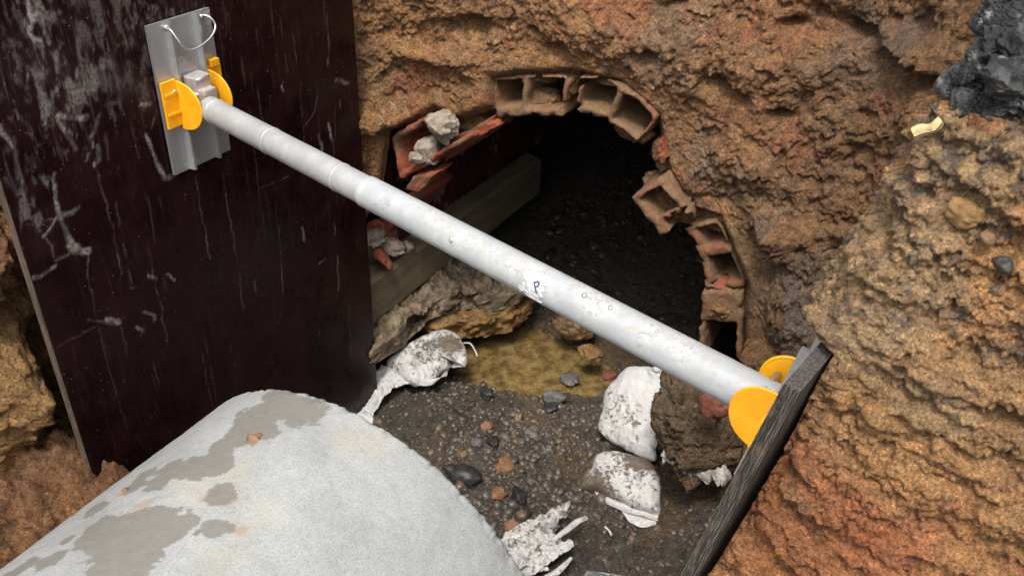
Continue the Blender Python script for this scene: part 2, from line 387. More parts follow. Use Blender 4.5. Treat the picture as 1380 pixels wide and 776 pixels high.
# asphalt
M = MT('asphalt'); v = M.voro(55); n = M.noise(60, 6, .7); n0 = M.noise(9, 5, .6); n2 = M.noise(220, 4, .7)
c = M.mixc(M.ss(n0, .42, .62), (.012,.012,.012), (.085,.084,.082)); c = M.mixc(M.math('MULTIPLY', M.ss(n, .55, .72), .8), c, (.24,.23,.215)); c = M.mixc(.6, c, M.ramp(n2, [(.3, (.5,.5,.5)), (.75, (1.7,1.7,1.7))]), 'MULTIPLY')
M_ASPH = M.fin(c, .55, M.bump(n, .8, .008, M.bump(v, .8, .01)), .4)
# water
M = MT('murky_water'); n = M.noise(26, 4, .6); M.b.inputs['Alpha'].default_value = .62; M_WATER = M.fin(M.mixc(M.ss(M.noise(16, 7, .7), .38, .62), (.12,.076,.027), (.36,.24,.09)), .05, M.bump(n, .25, .005), .4)
# gravel
M = MT('gravel'); c = M.attr('tint', True); n = M.noise(160, 5, .7); c = M.mixc(.8, c, M.ramp(n, [(.3, (.6,.6,.6)), (.7, (1.35,1.35,1.35))]), 'MULTIPLY'); M_GRAVEL = M.fin(c, .38, M.bump(n, .4, .002), .45)
# misc
M = MT('kerb_concrete'); n = M.noise(16, 7, .7); n2 = M.noise(100, 5, .7); st = M.noise(20, 5, .6, stretch=(1,.15,1))
c = M.mixc(M.ss(st, .35, .65), (.15,.115,.072), (.23,.18,.115)); c = M.mixc(.7, c, M.ramp(n2, [(.3, (.7,.7,.68)), (.7, (1.25,1.25,1.22))]), 'MULTIPLY'); M_KERB = M.fin(c, .8, M.bump(n2, .4, .002, M.bump(n, .5, .006)), .3)
M = MT('yellow_foam'); n = M.noise(60, 5, .7); M_FOAM = M.fin(M.mixc(M.ss(n, .35, .65), (.42,.33,.15), (.58,.48,.27)), .8, M.bump(n, .7, .004), .2)
M = MT('root_bark'); M_ROOT = M.fin((.30,.24,.17), .85, M.bump(M.noise(200, 4), .4, .001), .2)
M = MT('clear_plastic'); M.b.inputs['Transmission Weight'].default_value = .85; M.b.inputs['IOR'].default_value = 1.35; M_CLEAR = M.fin((.86,.88,.88), .16, M.bump(M.noise(40, 4), .4, .004), .5)
M = MT('label_white'); M_LABEL = M.fin(M.mixc(M.ss(M.noise(50, 5), .4, .7), (.46,.46,.455), (.60,.60,.59)), .5, None, .4)
M = MT('label_ink'); M_INK = M.fin((.03,.035,.22), .5, None, .3)
M = MT('ground_earth'); n = M.noise(3, 8, .7); M_GROUND = M.fin(M.mixc(M.ss(n, .35, .65), (.15,.10,.065), (.23,.165,.11)), .9, M.bump(n, .6, .05), .2)

# ------------------------------------------------------------------ earth
GROUND = -.30     # street level relative to the camera
def earth_relief(P, seed, s=1.0, led=.045):
    """broken earth relief in metres: a few ledges, clods, crumbs"""
    wv = np.stack([fbm(P, 3., 3, seed+1), fbm(P, 3., 3, seed+2), fbm(P, 3., 3, seed+3)], 1)*.08
    Q = P+wv
    big = fbm(Q, 2.1, 3, seed+10)*.075
    n = fbm(Q, 4.2, 4, seed+20); t = n*4.; fl = np.floor(t); fr = t-fl
    ldg = (fl+sst(.0, .25, fr))/4.*led*sst(-.3, .3, fbm(P, 2.7, 2, seed+44))
    c1, c12, id1 = worley(Q, 8, seed+30); c2, c22, id2 = worley(P+wv*.5, 21, seed+31); c3, c32, id3 = worley(P+wv*.3, 50, seed+32); c4, c42, id4 = worley(P, 105, seed+33)
    msk = sst(-.15, .25, fbm(Q, 3.3, 2, seed+40)); m2 = sst(-.3, .25, fbm(P, 7, 2, seed+41)); m3 = sst(-.25, .3, fbm(P, 13, 2, seed+42))
    h = big+ldg+msk*(id1-.5)*.030*sst(.0, .3, c12-c1)-.010*c1
    h += m2*((id2-.5)*.013*sst(0, .3, c22-c2)+.014*(.45-c2))
    h += (.35+m3)*(.013*(.45-c3)+.007*(id3-.5)*sst(0, .3, c32-c3))+(.4+m3)*.0062*(.45-c4)
    h += .013*fbm(P, 24, 5, seed+50, .64)-.018*sst(.32, .45, fbm(P, 15, 3, seed+55))
    return h*s, msk
def strip(path, ns, z0, z1, nz, seed, amp=1.0, cap=0., warp=None):
    """path nodes: x, y, lean, amplitude. returns V, normals, s index arrays"""
    C = crom(path, ns*3); wi = np.linspace(0, 1, ns); wi = np.interp(wi, *warp) if warp else wi
    C = np.stack([np.interp(wi*(len(C)-1), np.arange(len(C)), C[:,k]) for k in range(4)], 1); T = np.gradient(C[:,:2], axis=0); T /= np.linalg.norm(T, axis=1)[:,None]
    N = np.stack([T[:,1], -T[:,0]], 1)
    ker = np.ones(25)/25
    N = np.stack([np.convolve(np.pad(N[:,k], 12, mode='edge'), ker, 'valid') for k in (0, 1)], 1); N /= np.linalg.norm(N, axis=1)[:,None]
    z = np.linspace(z0, z1, nz)
    lean = C[:,2][:,None]*np.maximum(z1-z, 0)[None,:]
    V = np.zeros((ns, nz, 3)); V[:,:,0] = C[:,0][:,None]+N[:,0][:,None]*lean; V[:,:,1] = C[:,1][:,None]+N[:,1][:,None]*lean; V[:,:,2] = z[None,:]
    w = np.linspace(0, 1, nz); tilt = np.zeros(nz)
    if cap:      # upper rows turn over the crest and run back over the top of the bank
        z = z0+(z1-z0)*np.minimum(w/.78, 1)+.05*np.clip((w-.8)/.2, 0, 1); ins = np.clip((w-.765)/.235, 0, 1)**1.25*cap
        tilt = sst(.72, .86, w); lean = C[:,2][:,None]*np.maximum(z1-z, 0)[None,:]-ins[None,:]
        for k in (0, 1): V[:,:,k] = C[:,k][:,None]+N[:,k][:,None]*lean
        V[:,:,2] = z[None,:]
    V = V.reshape(-1, 3); NN = np.zeros_like(V); NN[:,:2] = np.repeat(N, nz, 0); tl = np.tile(tilt, ns)[:,None]; NN = NN*(1-tl)+np.array([0,0,1.])*tl; NN /= np.linalg.norm(NN, axis=1)[:,None]
    h, msk = earth_relief(V, seed, amp); h = h*np.repeat(C[:,3], nz)
    return V, NN, h, msk
def soil_col(P, seed, base):
    """geological colour: browns, ochres, red and grey clay lenses (independent of the relief)"""
    b = np.array(base); n1 = fbm(P, 2.4, 4, seed); n2 = fbm(P, 6, 4, seed+7); n3 = fbm(P, 4.0, 3, seed+13)
    c = np.repeat(b[None,:], len(P), 0)
    k = b[0]/.21
    c = mix(c, np.array([.245,.137,.068])*k, sst(.05, .35, n1)[:,None]*.6)
    c = mix(c, np.array([.26,.155,.07])*k, sst(.1, .4, n3)[:,None]*.5)
    c = mix(c, np.array([.245,.10,.058])*k, sst(.28, .5, n2)[:,None]*.6)
    c = mix(c, np.array([.165,.128,.095])*k, sst(.1, .4, -n1)[:,None]*.5)
    return c*np.array([1.17,1.05,.90])*(1+.18*fbm(P, 12, 3, seed+21))[:,None]
def blob(P, c, r):  return np.exp(-np.sum(((P-np.asarray(c))/np.asarray(r))**2, 1))

# ---- far end of the trench (and the walls behind both shoring panels)
OPEN_PX = [(380,800),(380,330),(500,300),(516,262),(524,184),(583,152),(618,166),(660,150),(662,112),(700,106),(772,104),(832,117),(880,160),(892,222),(932,290),(964,300),(1000,388),(997,420),(996,480),(1000,530),(985,640),(985,800)]
OPEN = [tuple(pF(x, y, 2.25)[[0,2]]) for x, y in OPEN_PX]
path = [(-1.80,1.0,.0,.6),(-1.80,1.7,.0,.7),(-1.78,2.0,.02,.9),(-1.66,2.15,.04,1),(-1.35,2.22,.04,1),(-1.0,2.25,.04,1),(-.65,2.27,.06,1),(-.36,2.26,.12,1),(-.10,2.15,.15,1),(.10,1.95,.15,.7),(.10,1.6,.14,.5),(.05,1.4,.13,.3)]
ns, nz = 760, 520
V, N, h, msk = strip(path, ns, -.05, ZC+GROUND, nz, 3, .72, warp=([0,.05,.93,1], [0,.26,.80,1]))
far = (V[:,1] > 2.0)
kx = 2.25/np.maximum(V[:,1], 1.5); vx, vz = V[:,0]*kx, (V[:,2]-ZC)*kx+ZC
dd = segdist(vx, vz, OPEN, True); ins = inpoly(vx, vz, OPEN)
# individual swellings, hollows and the clay buttress right of the arch (metres; places taken from the photograph)
def feat(px, r, a): 
    global h
    p = pF(*px, 2.22); h = h+a*blob(V*[1,0,1]+[0,0,0], [p[0],0,p[2]], [r[0],1,r[1]])*far
feat((1060,300), (.07,.06), .075); feat((1075,400), (.09,.09), .07); feat((1050,230), (.12,.05), .04)
feat((1040,330), (.05,.03), -.03); feat((880,235), (.05,.06), .02); feat((930,250), (.05,.06), .04)
feat((560,150), (.15,.05), .09); feat((500,180), (.07,.06), .06); feat((505,215), (.08,.03), -.05); feat((560,172), (.08,.014), -.05)
feat((1230,60), (.09,.04), .07); feat((1240,90), (.10,.025), -.08); feat((640,40), (.06,.03), -.07); feat((600,70), (.12,.03), .05)
feat((745,70), (.03,.02), -.05); feat((870,75), (.04,.02), -.05); feat((1060,45), (.03,.014), -.06); feat((1150,50), (.05,.016), -.06); feat((720,45), (.02,.012), -.05); feat((860,60), (.25,.06), .03); feat((965,120), (.03,.02), -.06); feat((1052,158), (.022,.016), -.08); feat((992,132), (.03,.016), -.07); feat((1115,40), (.12,.04), -.03)
h = np.where(far, h*sst(.0, .10, dd)*.85+h*.15, h)
rim = np.clip(1-dd/.035, 0, 1)**2*far
V2 = V+N*(h-.05*rim)[:,None]; V2[:,2] -= .25*np.clip(h, -.05, .09)*far
col = soil_col(V, 5, (.262,.160,.092))
colg = np.array([.20,.165,.135])
for px, r, a in (((1080,390), (.10,.11), .9), ((1050,290), (.08,.06), .6), ((960,230), (.10,.06), .55), ((1200,30), (.12,.06), .5), ((1000,60), (.2,.05), .3)):
    p = pF(*px, 2.22); col = mix(col, colg, (blob(V*[1,0,1], [p[0],0,p[2]], [r[0],1,r[1]])*a*far*sst(-.25, .2, fbm(V, 9, 3, 77)))[:,None])
for px, r, a in (((500,85), (.06,.05), .8), ((560,120), (.1,.05), .3), ((745,112), (.02,.02), .8), ((760,135), (.02,.02), .8), ((1080,60), (.2,.1), .35), ((990,150), (.2,.12), .35)):
    p = pF(*px, 2.22); col = mix(col, np.array([.30,.105,.05]), (blob(V*[1,0,1], [p[0],0,p[2]], [r[0],1,r[1]])*a*far*sst(-.2, .25, fbm(V, 14, 3, 78)))[:,None])
for px, r, a in (((1040,430), (.04,.1), .8), ((1010,300), (.03,.1), .6), ((1180,170), (.2,.05), .4), ((520,160), (.1,.04), .5)):
    p = pF(*px, 2.22); col = mix(col, np.array([.25,.15,.06]), (blob(V*[1,0,1], [p[0],0,p[2]], [r[0],1,r[1]])*a*far)[:,None])
p = pF(1080, 390, 2.22); wet = np.clip(blob(V*[1,0,1], [p[0],0,p[2]], [.14,1,.18])*1.2*far, 0, 1)*sst(-.2, .2, fbm(V, 7, 3, 9))*.8
rg_ = sst(-.62, -.30, V[:,0])*far; col = mix(col, col*np.array([.76,.78,.84]), rg_[:,None])  # right end of the wall: bank's shade and greyer clay both put into the colour
I = ins.reshape(ns, nz) & far.reshape(ns, nz)
keep = ~(I[:-1,:-1] & I[1:,:-1] & I[1:,1:] & I[:-1,1:])
Q = gridq(ns, nz, keep); V2, Q, col, wet = compact(V2, Q, col, wet)
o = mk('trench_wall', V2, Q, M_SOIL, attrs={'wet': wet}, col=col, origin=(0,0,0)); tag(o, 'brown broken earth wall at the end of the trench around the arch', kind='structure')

YAW = math.radians(8); lv = nrm(np.array([.183, 0, 1.])); lh = nrm(np.array([math.sin(YAW), math.cos(YAW), 0])-lv*lv[0]*math.sin(YAW)); lnm = nrm(np.cross(lv, lh)); lnm = lnm if lnm[0] < 0 else -lnm
PF0 = .80; RP = np.array([.183*-.836, PF0, ZC-.836])        # a point of its trench side plane
TH = .019
# ---- right bank: cut face turned to the camera
path = [(.14,1.75,.10,.3),(.04,1.45,.10,.5),(-.035,1.2,.18,.5),(-.056,1.06,.20,.5),(-.060,.985,.21,.55),(-.040,.935,.24,.7),(.01,.925,.28,.9),(.13,.922,.31,1),(.3,.925,.32,1),(.7,.92,.32,1),(1.1,.91,.32,1)]
ns, nz = 540, 620
V, N, h, msk = strip(path, ns, .75, ZC-.32, nz, 41, .29, cap=.34, warp=([0,.06,.9,1], [0,.30,.72,1]))
st = fbm(V*[1,1,3.5]+[0,0,0], 7, 4, 8)
g1, g2, gi = worley(V, 150, 14); k1, k2, ki = worley(V, 290, 15); gm = sst(-.2, .3, fbm(V, 9, 3, 16))
h = h+.014*sst(-.2, .3, st)+.005*fbm(V*[.6,.6,3.2], 14, 4, 28, .6)+.006*fbm(V, 55, 4, 12, .68)+(.4+gm)*(.0075*(.45-g1)+.0038*(.45-k1))-.009*sst(.30, .42, fbm(V, 26, 3, 19))+.004*(gi > .86)*(.6-g1)*gm
h = h+.016*blob(V, (-.09,.92,ZC-.60), (.09,.10,.05))-.012*blob(V, (-.08,.95,ZC-.47), (.09,.15,.045))
V2 = V+N*h[:,None]; V2[:,2] -= .15*np.clip(h, -.03, .06)
pb = (V2-RP) @ lnm; hit = (pb > -TH-.006) & ((V2-RP) @ lv < .25) & ((V2-RP) @ lh > -.01) & (V[:,0] < .1)
ga = (V2-RP) @ lv; gap = .004+.006*sst(-.34, -.12, ga)*sst(.22, .05, ga); hit = hit | ((pb > -TH-gap) & (ga < .25) & ((V2-RP) @ lh > .02) & (V[:,0] < .1))
V2 = np.where(hit[:,None], V2-lnm*(pb+TH+gap)[:,None], V2)
up = V[:,2]-ZC
zz = up+.06*fbm(V, 3, 3, 31)
t = sst(-.62, -.74, zz)[:,None]
col = mix(soil_col(V, 55, (.415,.268,.145)), soil_col(V, 56, (.40,.185,.088)), t)
col = mix(col, np.array([.48,.35,.20]), (sst(.0, .3, fbm(V, 6, 3, 60))*sst(-.7, -.55, zz)*.6)[:,None])
col = mix(col, np.array([.50,.185,.075]), (sst(.1, .35, fbm(V*[1,1,2.5], 5, 3, 61))*t[:,0]*.6)[:,None])
col = mix(col, np.array([.12,.11,.10]), (sst(.15, .5, fbm(V, 30, 5, 62, .7))*sst(-.62, -.48, zz)*.7)[:,None])
o = mk('right_bank', V2, gridq(ns, nz), M_SOILN, attrs={'wet': np.zeros(len(V))}, col=col, origin=(0,0,0)); tag(o, 'sandy brown cut earth bank beside the plywood edge', kind='structure')

# ---- left bank behind and beside the dark panel
path = [(-1.98,1.6,.0,.6),(-2.0,1.1,.0,1),(-1.95,.75,.03,1),(-1.86,.4,.05,1),(-1.8,-.2,.05,1),(-1.8,-1.0,.05,1),(-1.8,-3.2,.05,1)][::-1]
path = [(x, y, l, a) for x, y, l, a in path]
ns, nz = 520, 420
V, N, h, msk = strip(path, ns, -.05, ZC+GROUND, nz, 87, .9)
def lf(px, X0, r, a):
    global h
    p = pX(*px, X0); h = h+a*np.exp(-((V[:,1]-p[1])/r[0])**2-((V[:,2]-p[2])/r[1])**2)
lf((10,330), -1.85, (.2,.16), .16); lf((20,425), -1.85, (.3,.035), -.14); lf((10,520), -1.85, (.13,.16), .17); lf((90,540), -1.95, (.09,.22), -.06); lf((75,470), -1.9, (.1,.05), -.05)
V2 = V+N*h[:,None]; V2[:,2] -= .3*np.clip(h, -.05, .2)
col = soil_col(V, 91, (.225,.125,.055))
t = sst(-1.22, -1.32, V[:,2]-ZC+.05*fbm(V, 4, 3, 3))[:,None]
col = mix(mix(col, np.array([.40,.20,.10]), .6), mix(col, np.array([.46,.27,.11]), .75), t)
o = mk('left_bank', V2, gridq(ns, nz), M_SOIL, attrs={'wet': np.zeros(len(V))}, col=col, origin=(0,0,0)); tag(o, 'ochre earth bank behind the left edge of the dark panel', kind='structure')

# ---- trench bottom
def floor_up(x, y, detail=True):
    P = np.stack([x, y, np.zeros_like(x)], 1)
    u = np.full(len(x), -2.25)+.03*fbm(P, 2.2, 3, 5)
    u += .10*np.exp(-((x+1.0)/.35)**2-((y-1.75)/.45)**2)                      # gravel heap before the pipe
    u += .06*np.exp(-((x+1.45)/.16)**2-((y-1.95)/.2)**2)                      # mud beside the first bag
    u -= .13*np.exp(-((x+1.47)/.26)**2-((y-2.62)/.24)**2)                     # puddle hollow
    u -= .06*np.exp(-((x+1.10)/.18)**2-((y-2.62)/.16)**2)
    u += .30*sst(-.62, -.15, x)*sst(2.9, 2.3, y)                              # rises to the right wall
    u += .30*sst(2.75, 4.6, y)+.05*sst(2.7, 3.0, y)                           # silt in the culvert
    u += .12*np.exp(-((x+.62)/.2)**2-((y-2.55)/.22)**2)
    if detail:
        w1, w2, wi = worley(P, 16, 4); w3, w4, wj = worley(P, 42, 6)
        u += .014*(.5-w1)+.02*(wi-.5)*sst(0, .2, w2-w1)+.014*(.45-w3)+.010*fbm(P, 30, 5, 6, .65)
    return u
gx = np.concatenate([np.linspace(-2.3, -1.8, 20)[:-1], np.linspace(-1.8, -.1, 420), np.linspace(-.1, 2.6, 60)[1:]])
gy = np.concatenate([np.linspace(-3.3, 1.15, 90)[:-1], np.linspace(1.15, 3.0, 430), np.linspace(3.0, 6.2, 190)[1:]])
X, Y = np.meshgrid(gx, gy, indexing='ij'); X = X.ravel(); Y = Y.ravel()
V = np.stack([X, Y, floor_up(X, Y)+ZC], 1); P0 = V*[1,1,0]
col = np.repeat(np.array([[.108,.094,.078]]), len(V), 0)*(1+.35*fbm(P0, 5, 4, 4))[:,None]
col = mix(col, np.array([.17,.115,.065]), sst(.0, .4, fbm(P0, 3, 3, 8))[:,None]*.6)
col = mix(col, np.array([.20,.125,.04]), (np.exp(-((X+1.45)/.3)**2-((Y-2.62)/.25)**2)*.8)[:,None])
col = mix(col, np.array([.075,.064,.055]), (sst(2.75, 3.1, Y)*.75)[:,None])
col = mix(col, np.array([.15,.11,.065]), (sst(-.7, -.35, X)*sst(-.3, .2, fbm(P0, 6, 3, 2))*.5)[:,None])
wet = np.clip(.6+.9*fbm(P0, 3.3, 3, 11), 0, 1)*sst(3.2, 2.6, Y)
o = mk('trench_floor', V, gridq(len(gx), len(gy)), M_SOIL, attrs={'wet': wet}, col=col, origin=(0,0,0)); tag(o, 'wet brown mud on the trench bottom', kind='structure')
# puddle
a = np.linspace(0, 2*np.pi, 60, endpoint=False); pv = np.stack([-1.43+.50*np.cos(a), 2.60+.34*np.sin(a), np.full(60, ZC-2.296)], 1); pv = np.vstack([pv, [[-1.43,2.60,ZC-2.296]]]); i = np.arange(60)
o = mk('puddle', pv, np.stack([i, (i+1) % 60, np.full(60, 60)], 1), M_WATER); tag(o, 'murky yellow puddle in the culvert mouth', kind='structure')

# ---- loose red earth between the pipe and the left bank
gx = np.linspace(-2.2, -1.2, 200); gy = np.linspace(-2.6, 1.35, 520); X, Y = np.meshgrid(gx, gy, indexing='ij'); X = X.ravel(); Y = Y.ravel(); P0 = np.stack([X, Y, 0*X], 1)
u = -1.70+.30*np.clip(-1.62-X, 0, 1)-.16*sst(-1.62, -1.3, X)+.05*fbm(P0, 3, 3, 2)-.62*sst(.88, 1.3, Y)
w1, w2, wi = worley(P0, 14, 4); w3, w4, wj = worley(P0, 36, 6); u += .03*(.5-w1)+.045*(wi-.5)*sst(0, .2, w2-w1)+.022*(.5-w3)+.022*(wj-.5)*sst(0, .2, w4-w3)+.016*fbm(P0, 30, 5, 6, .65)
V = np.stack([X, Y, u+ZC], 1); col = soil_col(V, 23, (.225,.13,.075))
o = mk('backfill_earth', V, gridq(len(gx), len(gy)), M_SOIL, attrs={'wet': np.zeros(len(V))}, col=col, origin=(0,0,0)); tag(o, 'loose red brown earth beside the concrete pipe', kind='structure')

# ---- street level ground around the excavation
zg = ZC+GROUND
pts = [(-300,-300),(300,-300),(300,300),(-300,300)]; hole = [(-1.85,-3.2),(2.5,-3.2),(2.5,1.0),(1.0,1.15),(.4,1.2),(.08,1.32),(.1,1.6),(-.12,2.1),(-.36,2.28),(-1.0,2.27),(-1.66,2.17),(-1.85,2.0)]
bm = bmesh.new(); ov = [bm.verts.new((*p, zg)) for p in pts]; hv = [bm.verts.new((*p, zg)) for p in hole]
oe = [bm.edges.new((ov[i], ov[(i+1) % 4])) for i in range(4)]+[bm.edges.new((hv[i], hv[(i+1) % len(hv)])) for i in range(len(hv))]
bmesh.ops.triangle_fill(bm, use_beauty=True, edges=oe); bm.verts.index_update()
GV = np.array([v.co[:] for v in bm.verts]); GF = np.array([[v.index for v in f.verts] for f in bm.faces]); bm.free()
o = mk('ground', GV, GF, M_GROUND, origin=(0,0,0), smooth=False); tag(o, 'brown street level ground round the excavation', kind='structure')
# sides of the working pit behind the camera
pit = [((-1.85,-3.2),(2.5,-3.2)), ((2.5,-3.2),(2.5,1.0)), ((2.5,1.0),(1.0,1.0))]
pv = []; pq = []
for (a0, b0) in pit:
    k = len(pv); pv += [(*a0, -.2), (*b0, -.2), (*b0, zg), (*a0, zg)]; pq.append([k, k+1, k+2, k+3])
o = mk('pit_side', np.array(pv), np.array(pq), M_GROUND, origin=(0,0,0), smooth=False); tag(o, 'earth sides of the working pit', kind='structure')

# ------------------------------------------------------------------ culvert
AF = 2.2
prof = [(-1.97,-2.35),(-1.95,-1.9),(-1.90,-1.6),(-1.80,-1.38),(-1.62,-1.2),(-1.38,-1.08),(-1.12,-1.02),(-.90,-1.06),(-.76,-1.16),(-.66,-1.32),(-.60,-1.5),(-.57,-1.7),(-.57,-2.35)]
C = crom(np.array(prof), 160); gy = np.linspace(2.36, 6.1, 150)
V = np.stack([np.repeat(C[:,0], 150), np.tile(gy, 160), np.repeat(C[:,1]+ZC, 150)], 1)
cc = np.array([-1.2, 0, ZC-1.7]); dn = (V-cc)*[1,0,1]; dn /= np.linalg.norm(dn, axis=1)[:,None]
bx = np.abs(((V[:,1]*4) % 1)-.5); V = V+dn*(.012*fbm(V, 9, 4, 3)+.008*sst(.44, .5, bx))[:,None]
cul = thing('brick_culvert', 'old arched culvert of hollow clay bricks cut open in the earth wall', 'culvert', (-1.2, 2.4, ZC-2.3))
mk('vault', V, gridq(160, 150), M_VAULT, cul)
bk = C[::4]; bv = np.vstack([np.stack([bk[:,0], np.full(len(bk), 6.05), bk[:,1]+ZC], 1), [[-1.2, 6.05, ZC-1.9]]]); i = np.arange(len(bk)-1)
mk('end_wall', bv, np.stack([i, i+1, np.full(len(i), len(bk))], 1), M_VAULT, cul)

def brickmesh(six, F0, depth, cells, seed, nu=26, nv=14, nd=10, wear=.004, chip=None, tilt=0., slant=0.):
    """hollow brick: BL, BM, BR, TR, TM, TL corners in the face plane; cells = hollow boxes in u, v; worn by smoothing a lattice"""
    P = [pF(*p, F0) for p in six]; BL, BM, BR, TR, TM, TL = P
    uu = (np.arange(nu)+.5)/nu; vv = (np.arange(nv)+.5)/nv; dd = (np.arange(nd)+.5)/nd
    S = np.ones((nu, nv, nd), bool); U, Vv, Dd = np.meshgrid(uu, vv, dd, indexing='ij')
    for (a, b, c, d, *e) in cells: S &= ~((U > a) & (U < b) & (Vv > c) & (Vv < d) & (Dd < (e[0] if e else 2)))
    G = np.stack([U*nu, Vv*nv, Dd*nd], -1).reshape(-1, 3)
    if chip: S &= ~chip(U, Vv, Dd, fbm(G, .22, 3, seed).reshape(S.shape))
    Sp = np.pad(S, 1); faces = []; idx = lambda i, j, k: (i*(nv+1)+j)*(nd+1)+k
    ii, jj, kk = np.nonzero(S)
    for (ax, s, quad) in ((0, 1, ((1,0,0),(1,1,0),(1,1,1),(1,0,1))), (0, -1, ((0,0,0),(0,0,1),(0,1,1),(0,1,0))), (1, 1, ((0,1,0),(0,1,1),(1,1,1),(1,1,0))), (1, -1, ((0,0,0),(1,0,0),(1,0,1),(0,0,1))), (2, 1, ((0,0,1),(1,0,1),(1,1,1),(0,1,1))), (2, -1, ((0,0,0),(0,1,0),(1,1,0),(1,0,0)))):
        off = [0, 0, 0]; off[ax] = s
        m = ~Sp[ii+1+off[0], jj+1+off[1], kk+1+off[2]]
        faces.append(np.stack([idx(ii[m]+q[0], jj[m]+q[1], kk[m]+q[2]) for q in quad], 1))
    Q = np.vstack(faces)
    gi, gj, gk = np.meshgrid(np.arange(nu+1)/nu, np.arange(nv+1)/nv, np.arange(nd+1)/nd, indexing='ij'); u = gi.ravel()[:,None]; v = gj.ravel()[:,None]; d = gk.ravel()[:,None]
    lo = BL*(1-u)*(1-2*u)+BM*4*u*(1-u)+BR*u*(2*u-1); hi = TL*(1-u)*(1-2*u)+TM*4*u*(1-u)+TR*u*(2*u-1)
    V = lo*(1-v)+hi*v+np.array([slant, 1, tilt])*d*depth
    V, Q = compact(V, Q); V = lap(V, Q, 2, .45)
    V = V+1.0*wear*np.stack([fbm(V, 75, 3, seed+k) for k in range(3)], 1)+1.3*wear*np.stack([fbm(V, 18, 3, seed+9+k) for k in range(3)], 1)
    return V, Q
mid = lambda a, b: ((a[0]+b[0])/2, (a[1]+b[1])/2)
def q6(BL, BR, TR, TL, BM=None, TM=None): return [BL, BM or mid(BL, BR), BR, TR, TM or mid(TL, TR), TL]
corner = lambda lim: (lambda U, V, D, n: (n > .25) & ((U < .08) | (U > .92) | (V < .1) | (V > .9)) & (D < .35))
bricks = [
 (q6((669,161),(757,160),(770,104),(660,107), (712,157), (716,103)), 2.225, .28, [(.05,.40,.25,.90),(.47,.92,.2,.92)], M_BRICK, corner(0)),
 (q6((775,151),(858,194),(886,160),(779,104), (818,166), (838,116)), 2.22, .28, [(.05,.46,.18,.90),(.53,.95,.16,.88)], M_BRICK, corner(0)),
 (q6((849,268),(889,318),(936,297),(889,241)), 2.16, .26, [(.12,.64,.2,.86),(.78,1.2,.3,.86)], M_BRICK, lambda U, V, D, n: (U > .72+.2*n) & (V > .35) & (D < .5) & (n > -.2)),
 (q6((921,308),(951,390),(1004,389),(964,296), (941,344), (985,334)), 2.225, .28, [(.07,.44,.3,.93),(.56,.93,.2,.92)], M_BRICK, corner(0)),
 (q6((946,391),(939,482),(999,486),(1001,393)), 2.215, .26, [(.46,1.2,.14,.84)], M_BRICK, corner(0)),
 (q6((597,221),(671,171),(664,157),(588,203), (632,194), (626,178)), 2.21, .30, [], M_BRICKR, corner(0)),
 (q6((884,196),(890,222),(897,214),(890,186)), 2.20, .22, [], M_BRICKR, None),
 (q6((506,300),(548,262),(560,272),(520,318)), 2.24, .25, [], M_BRICKR, None),
]
for k, (six, F0, dep, cells, mat, chip) in enumerate(bricks):
    V, Q = brickmesh(six, F0, dep, cells, 100+k, chip=chip); mk('brick', V, Q, mat, cul)
# dried mud packed into cells and joints
def mud(px, F0, rad, seed, parent, mat=None, sub=5, rot=(0,0,0)):
    V, F = rockV(pF(*px, F0), rad, rot, sub, seed, .25, .12, .10)
    return mk('mud_lump', V, F, mat or M_SOIL, parent, attrs={'wet': np.zeros(len(V))}, col=soil_col(V, seed, (.225,.15,.095)))
mud((735,134), 2.30, (.05,.055,.038), 5, cul); mud((851,174), 2.31, (.045,.05,.036), 6, cul); mud((974,411), 2.25, (.058,.05,.038), 7, cul); mud((962,330), 2.34, (.04,.04,.03), 8, cul)
mud((982,380), 2.275, (.04,.05,.010), 9, cul, M_BRICKR); mud((915,262), 2.31, (.11,.09,.08), 10, cul); mud((905,205), 2.31, (.06,.07,.06), 12, cul); mud((640,165), 2.29, (.07,.06,.05), 14, cul); mud((772,112), 2.275, (.02,.04,.04), 21, cul); mud((945,296), 2.285, (.04,.05,.02), 22, cul); mud((872,182), 2.28, (.022,.04,.022), 23, cul); mud((975,290), 2.30, (.06,.06,.04), 24, cul); mud((1010,400), 2.29, (.035,.06,.08), 25, cul); mud((838,106), 2.32, (.09,.06,.02), 26, cul); mud((715,96), 2.32, (.11,.06,.018), 27, cul)
# broken open tile with stones on the left haunch
til = thing('broken_brick', 'broken red hollow brick holding pale stones in the left haunch of the arch', 'brick', pF(560, 240, 2.14))
V, Q = brickmesh(q6((538,243),(622,192),(600,148),(526,188), (576,222), (560,164)), 2.12, .26, [(.07,1.2,.17,.86,.8)], 140, wear=.005, chip=lambda U, V, D, n: (U > .62+.3*n) & (V > .8) & (D < .6), slant=.15)
mk('shell', V, Q, M_BRICKR, til)
V, Q = brickmesh(q6((544,256),(562,262),(590,232),(556,238)), 2.12, .1, [], 141, 12, 8, 6); mk('shard', V, Q, M_BRICKR, til)
for k, (px, F0, rad, rot, lab) in enumerate([((597,171), 2.13, (.055,.05,.062), (.3,.2,.5), 'pale creamy stone wedged highest in the broken red brick'), ((579,202), 2.15, (.05,.05,.04), (.1,.7,.2), 'greyish flat stone wedged below the creamy stone in the broken red brick'), ((562,213), 2.11, (.028,.025,.018), (0,.3,.4), 'small pale chip resting in the mouth of the broken red brick')]):
    V, F = rockV(pF(*px, F0), rad, rot, 5, 60+k, .3, .12, .05); tag(mk('stone', V, F, M_PALE), lab, 'stone')

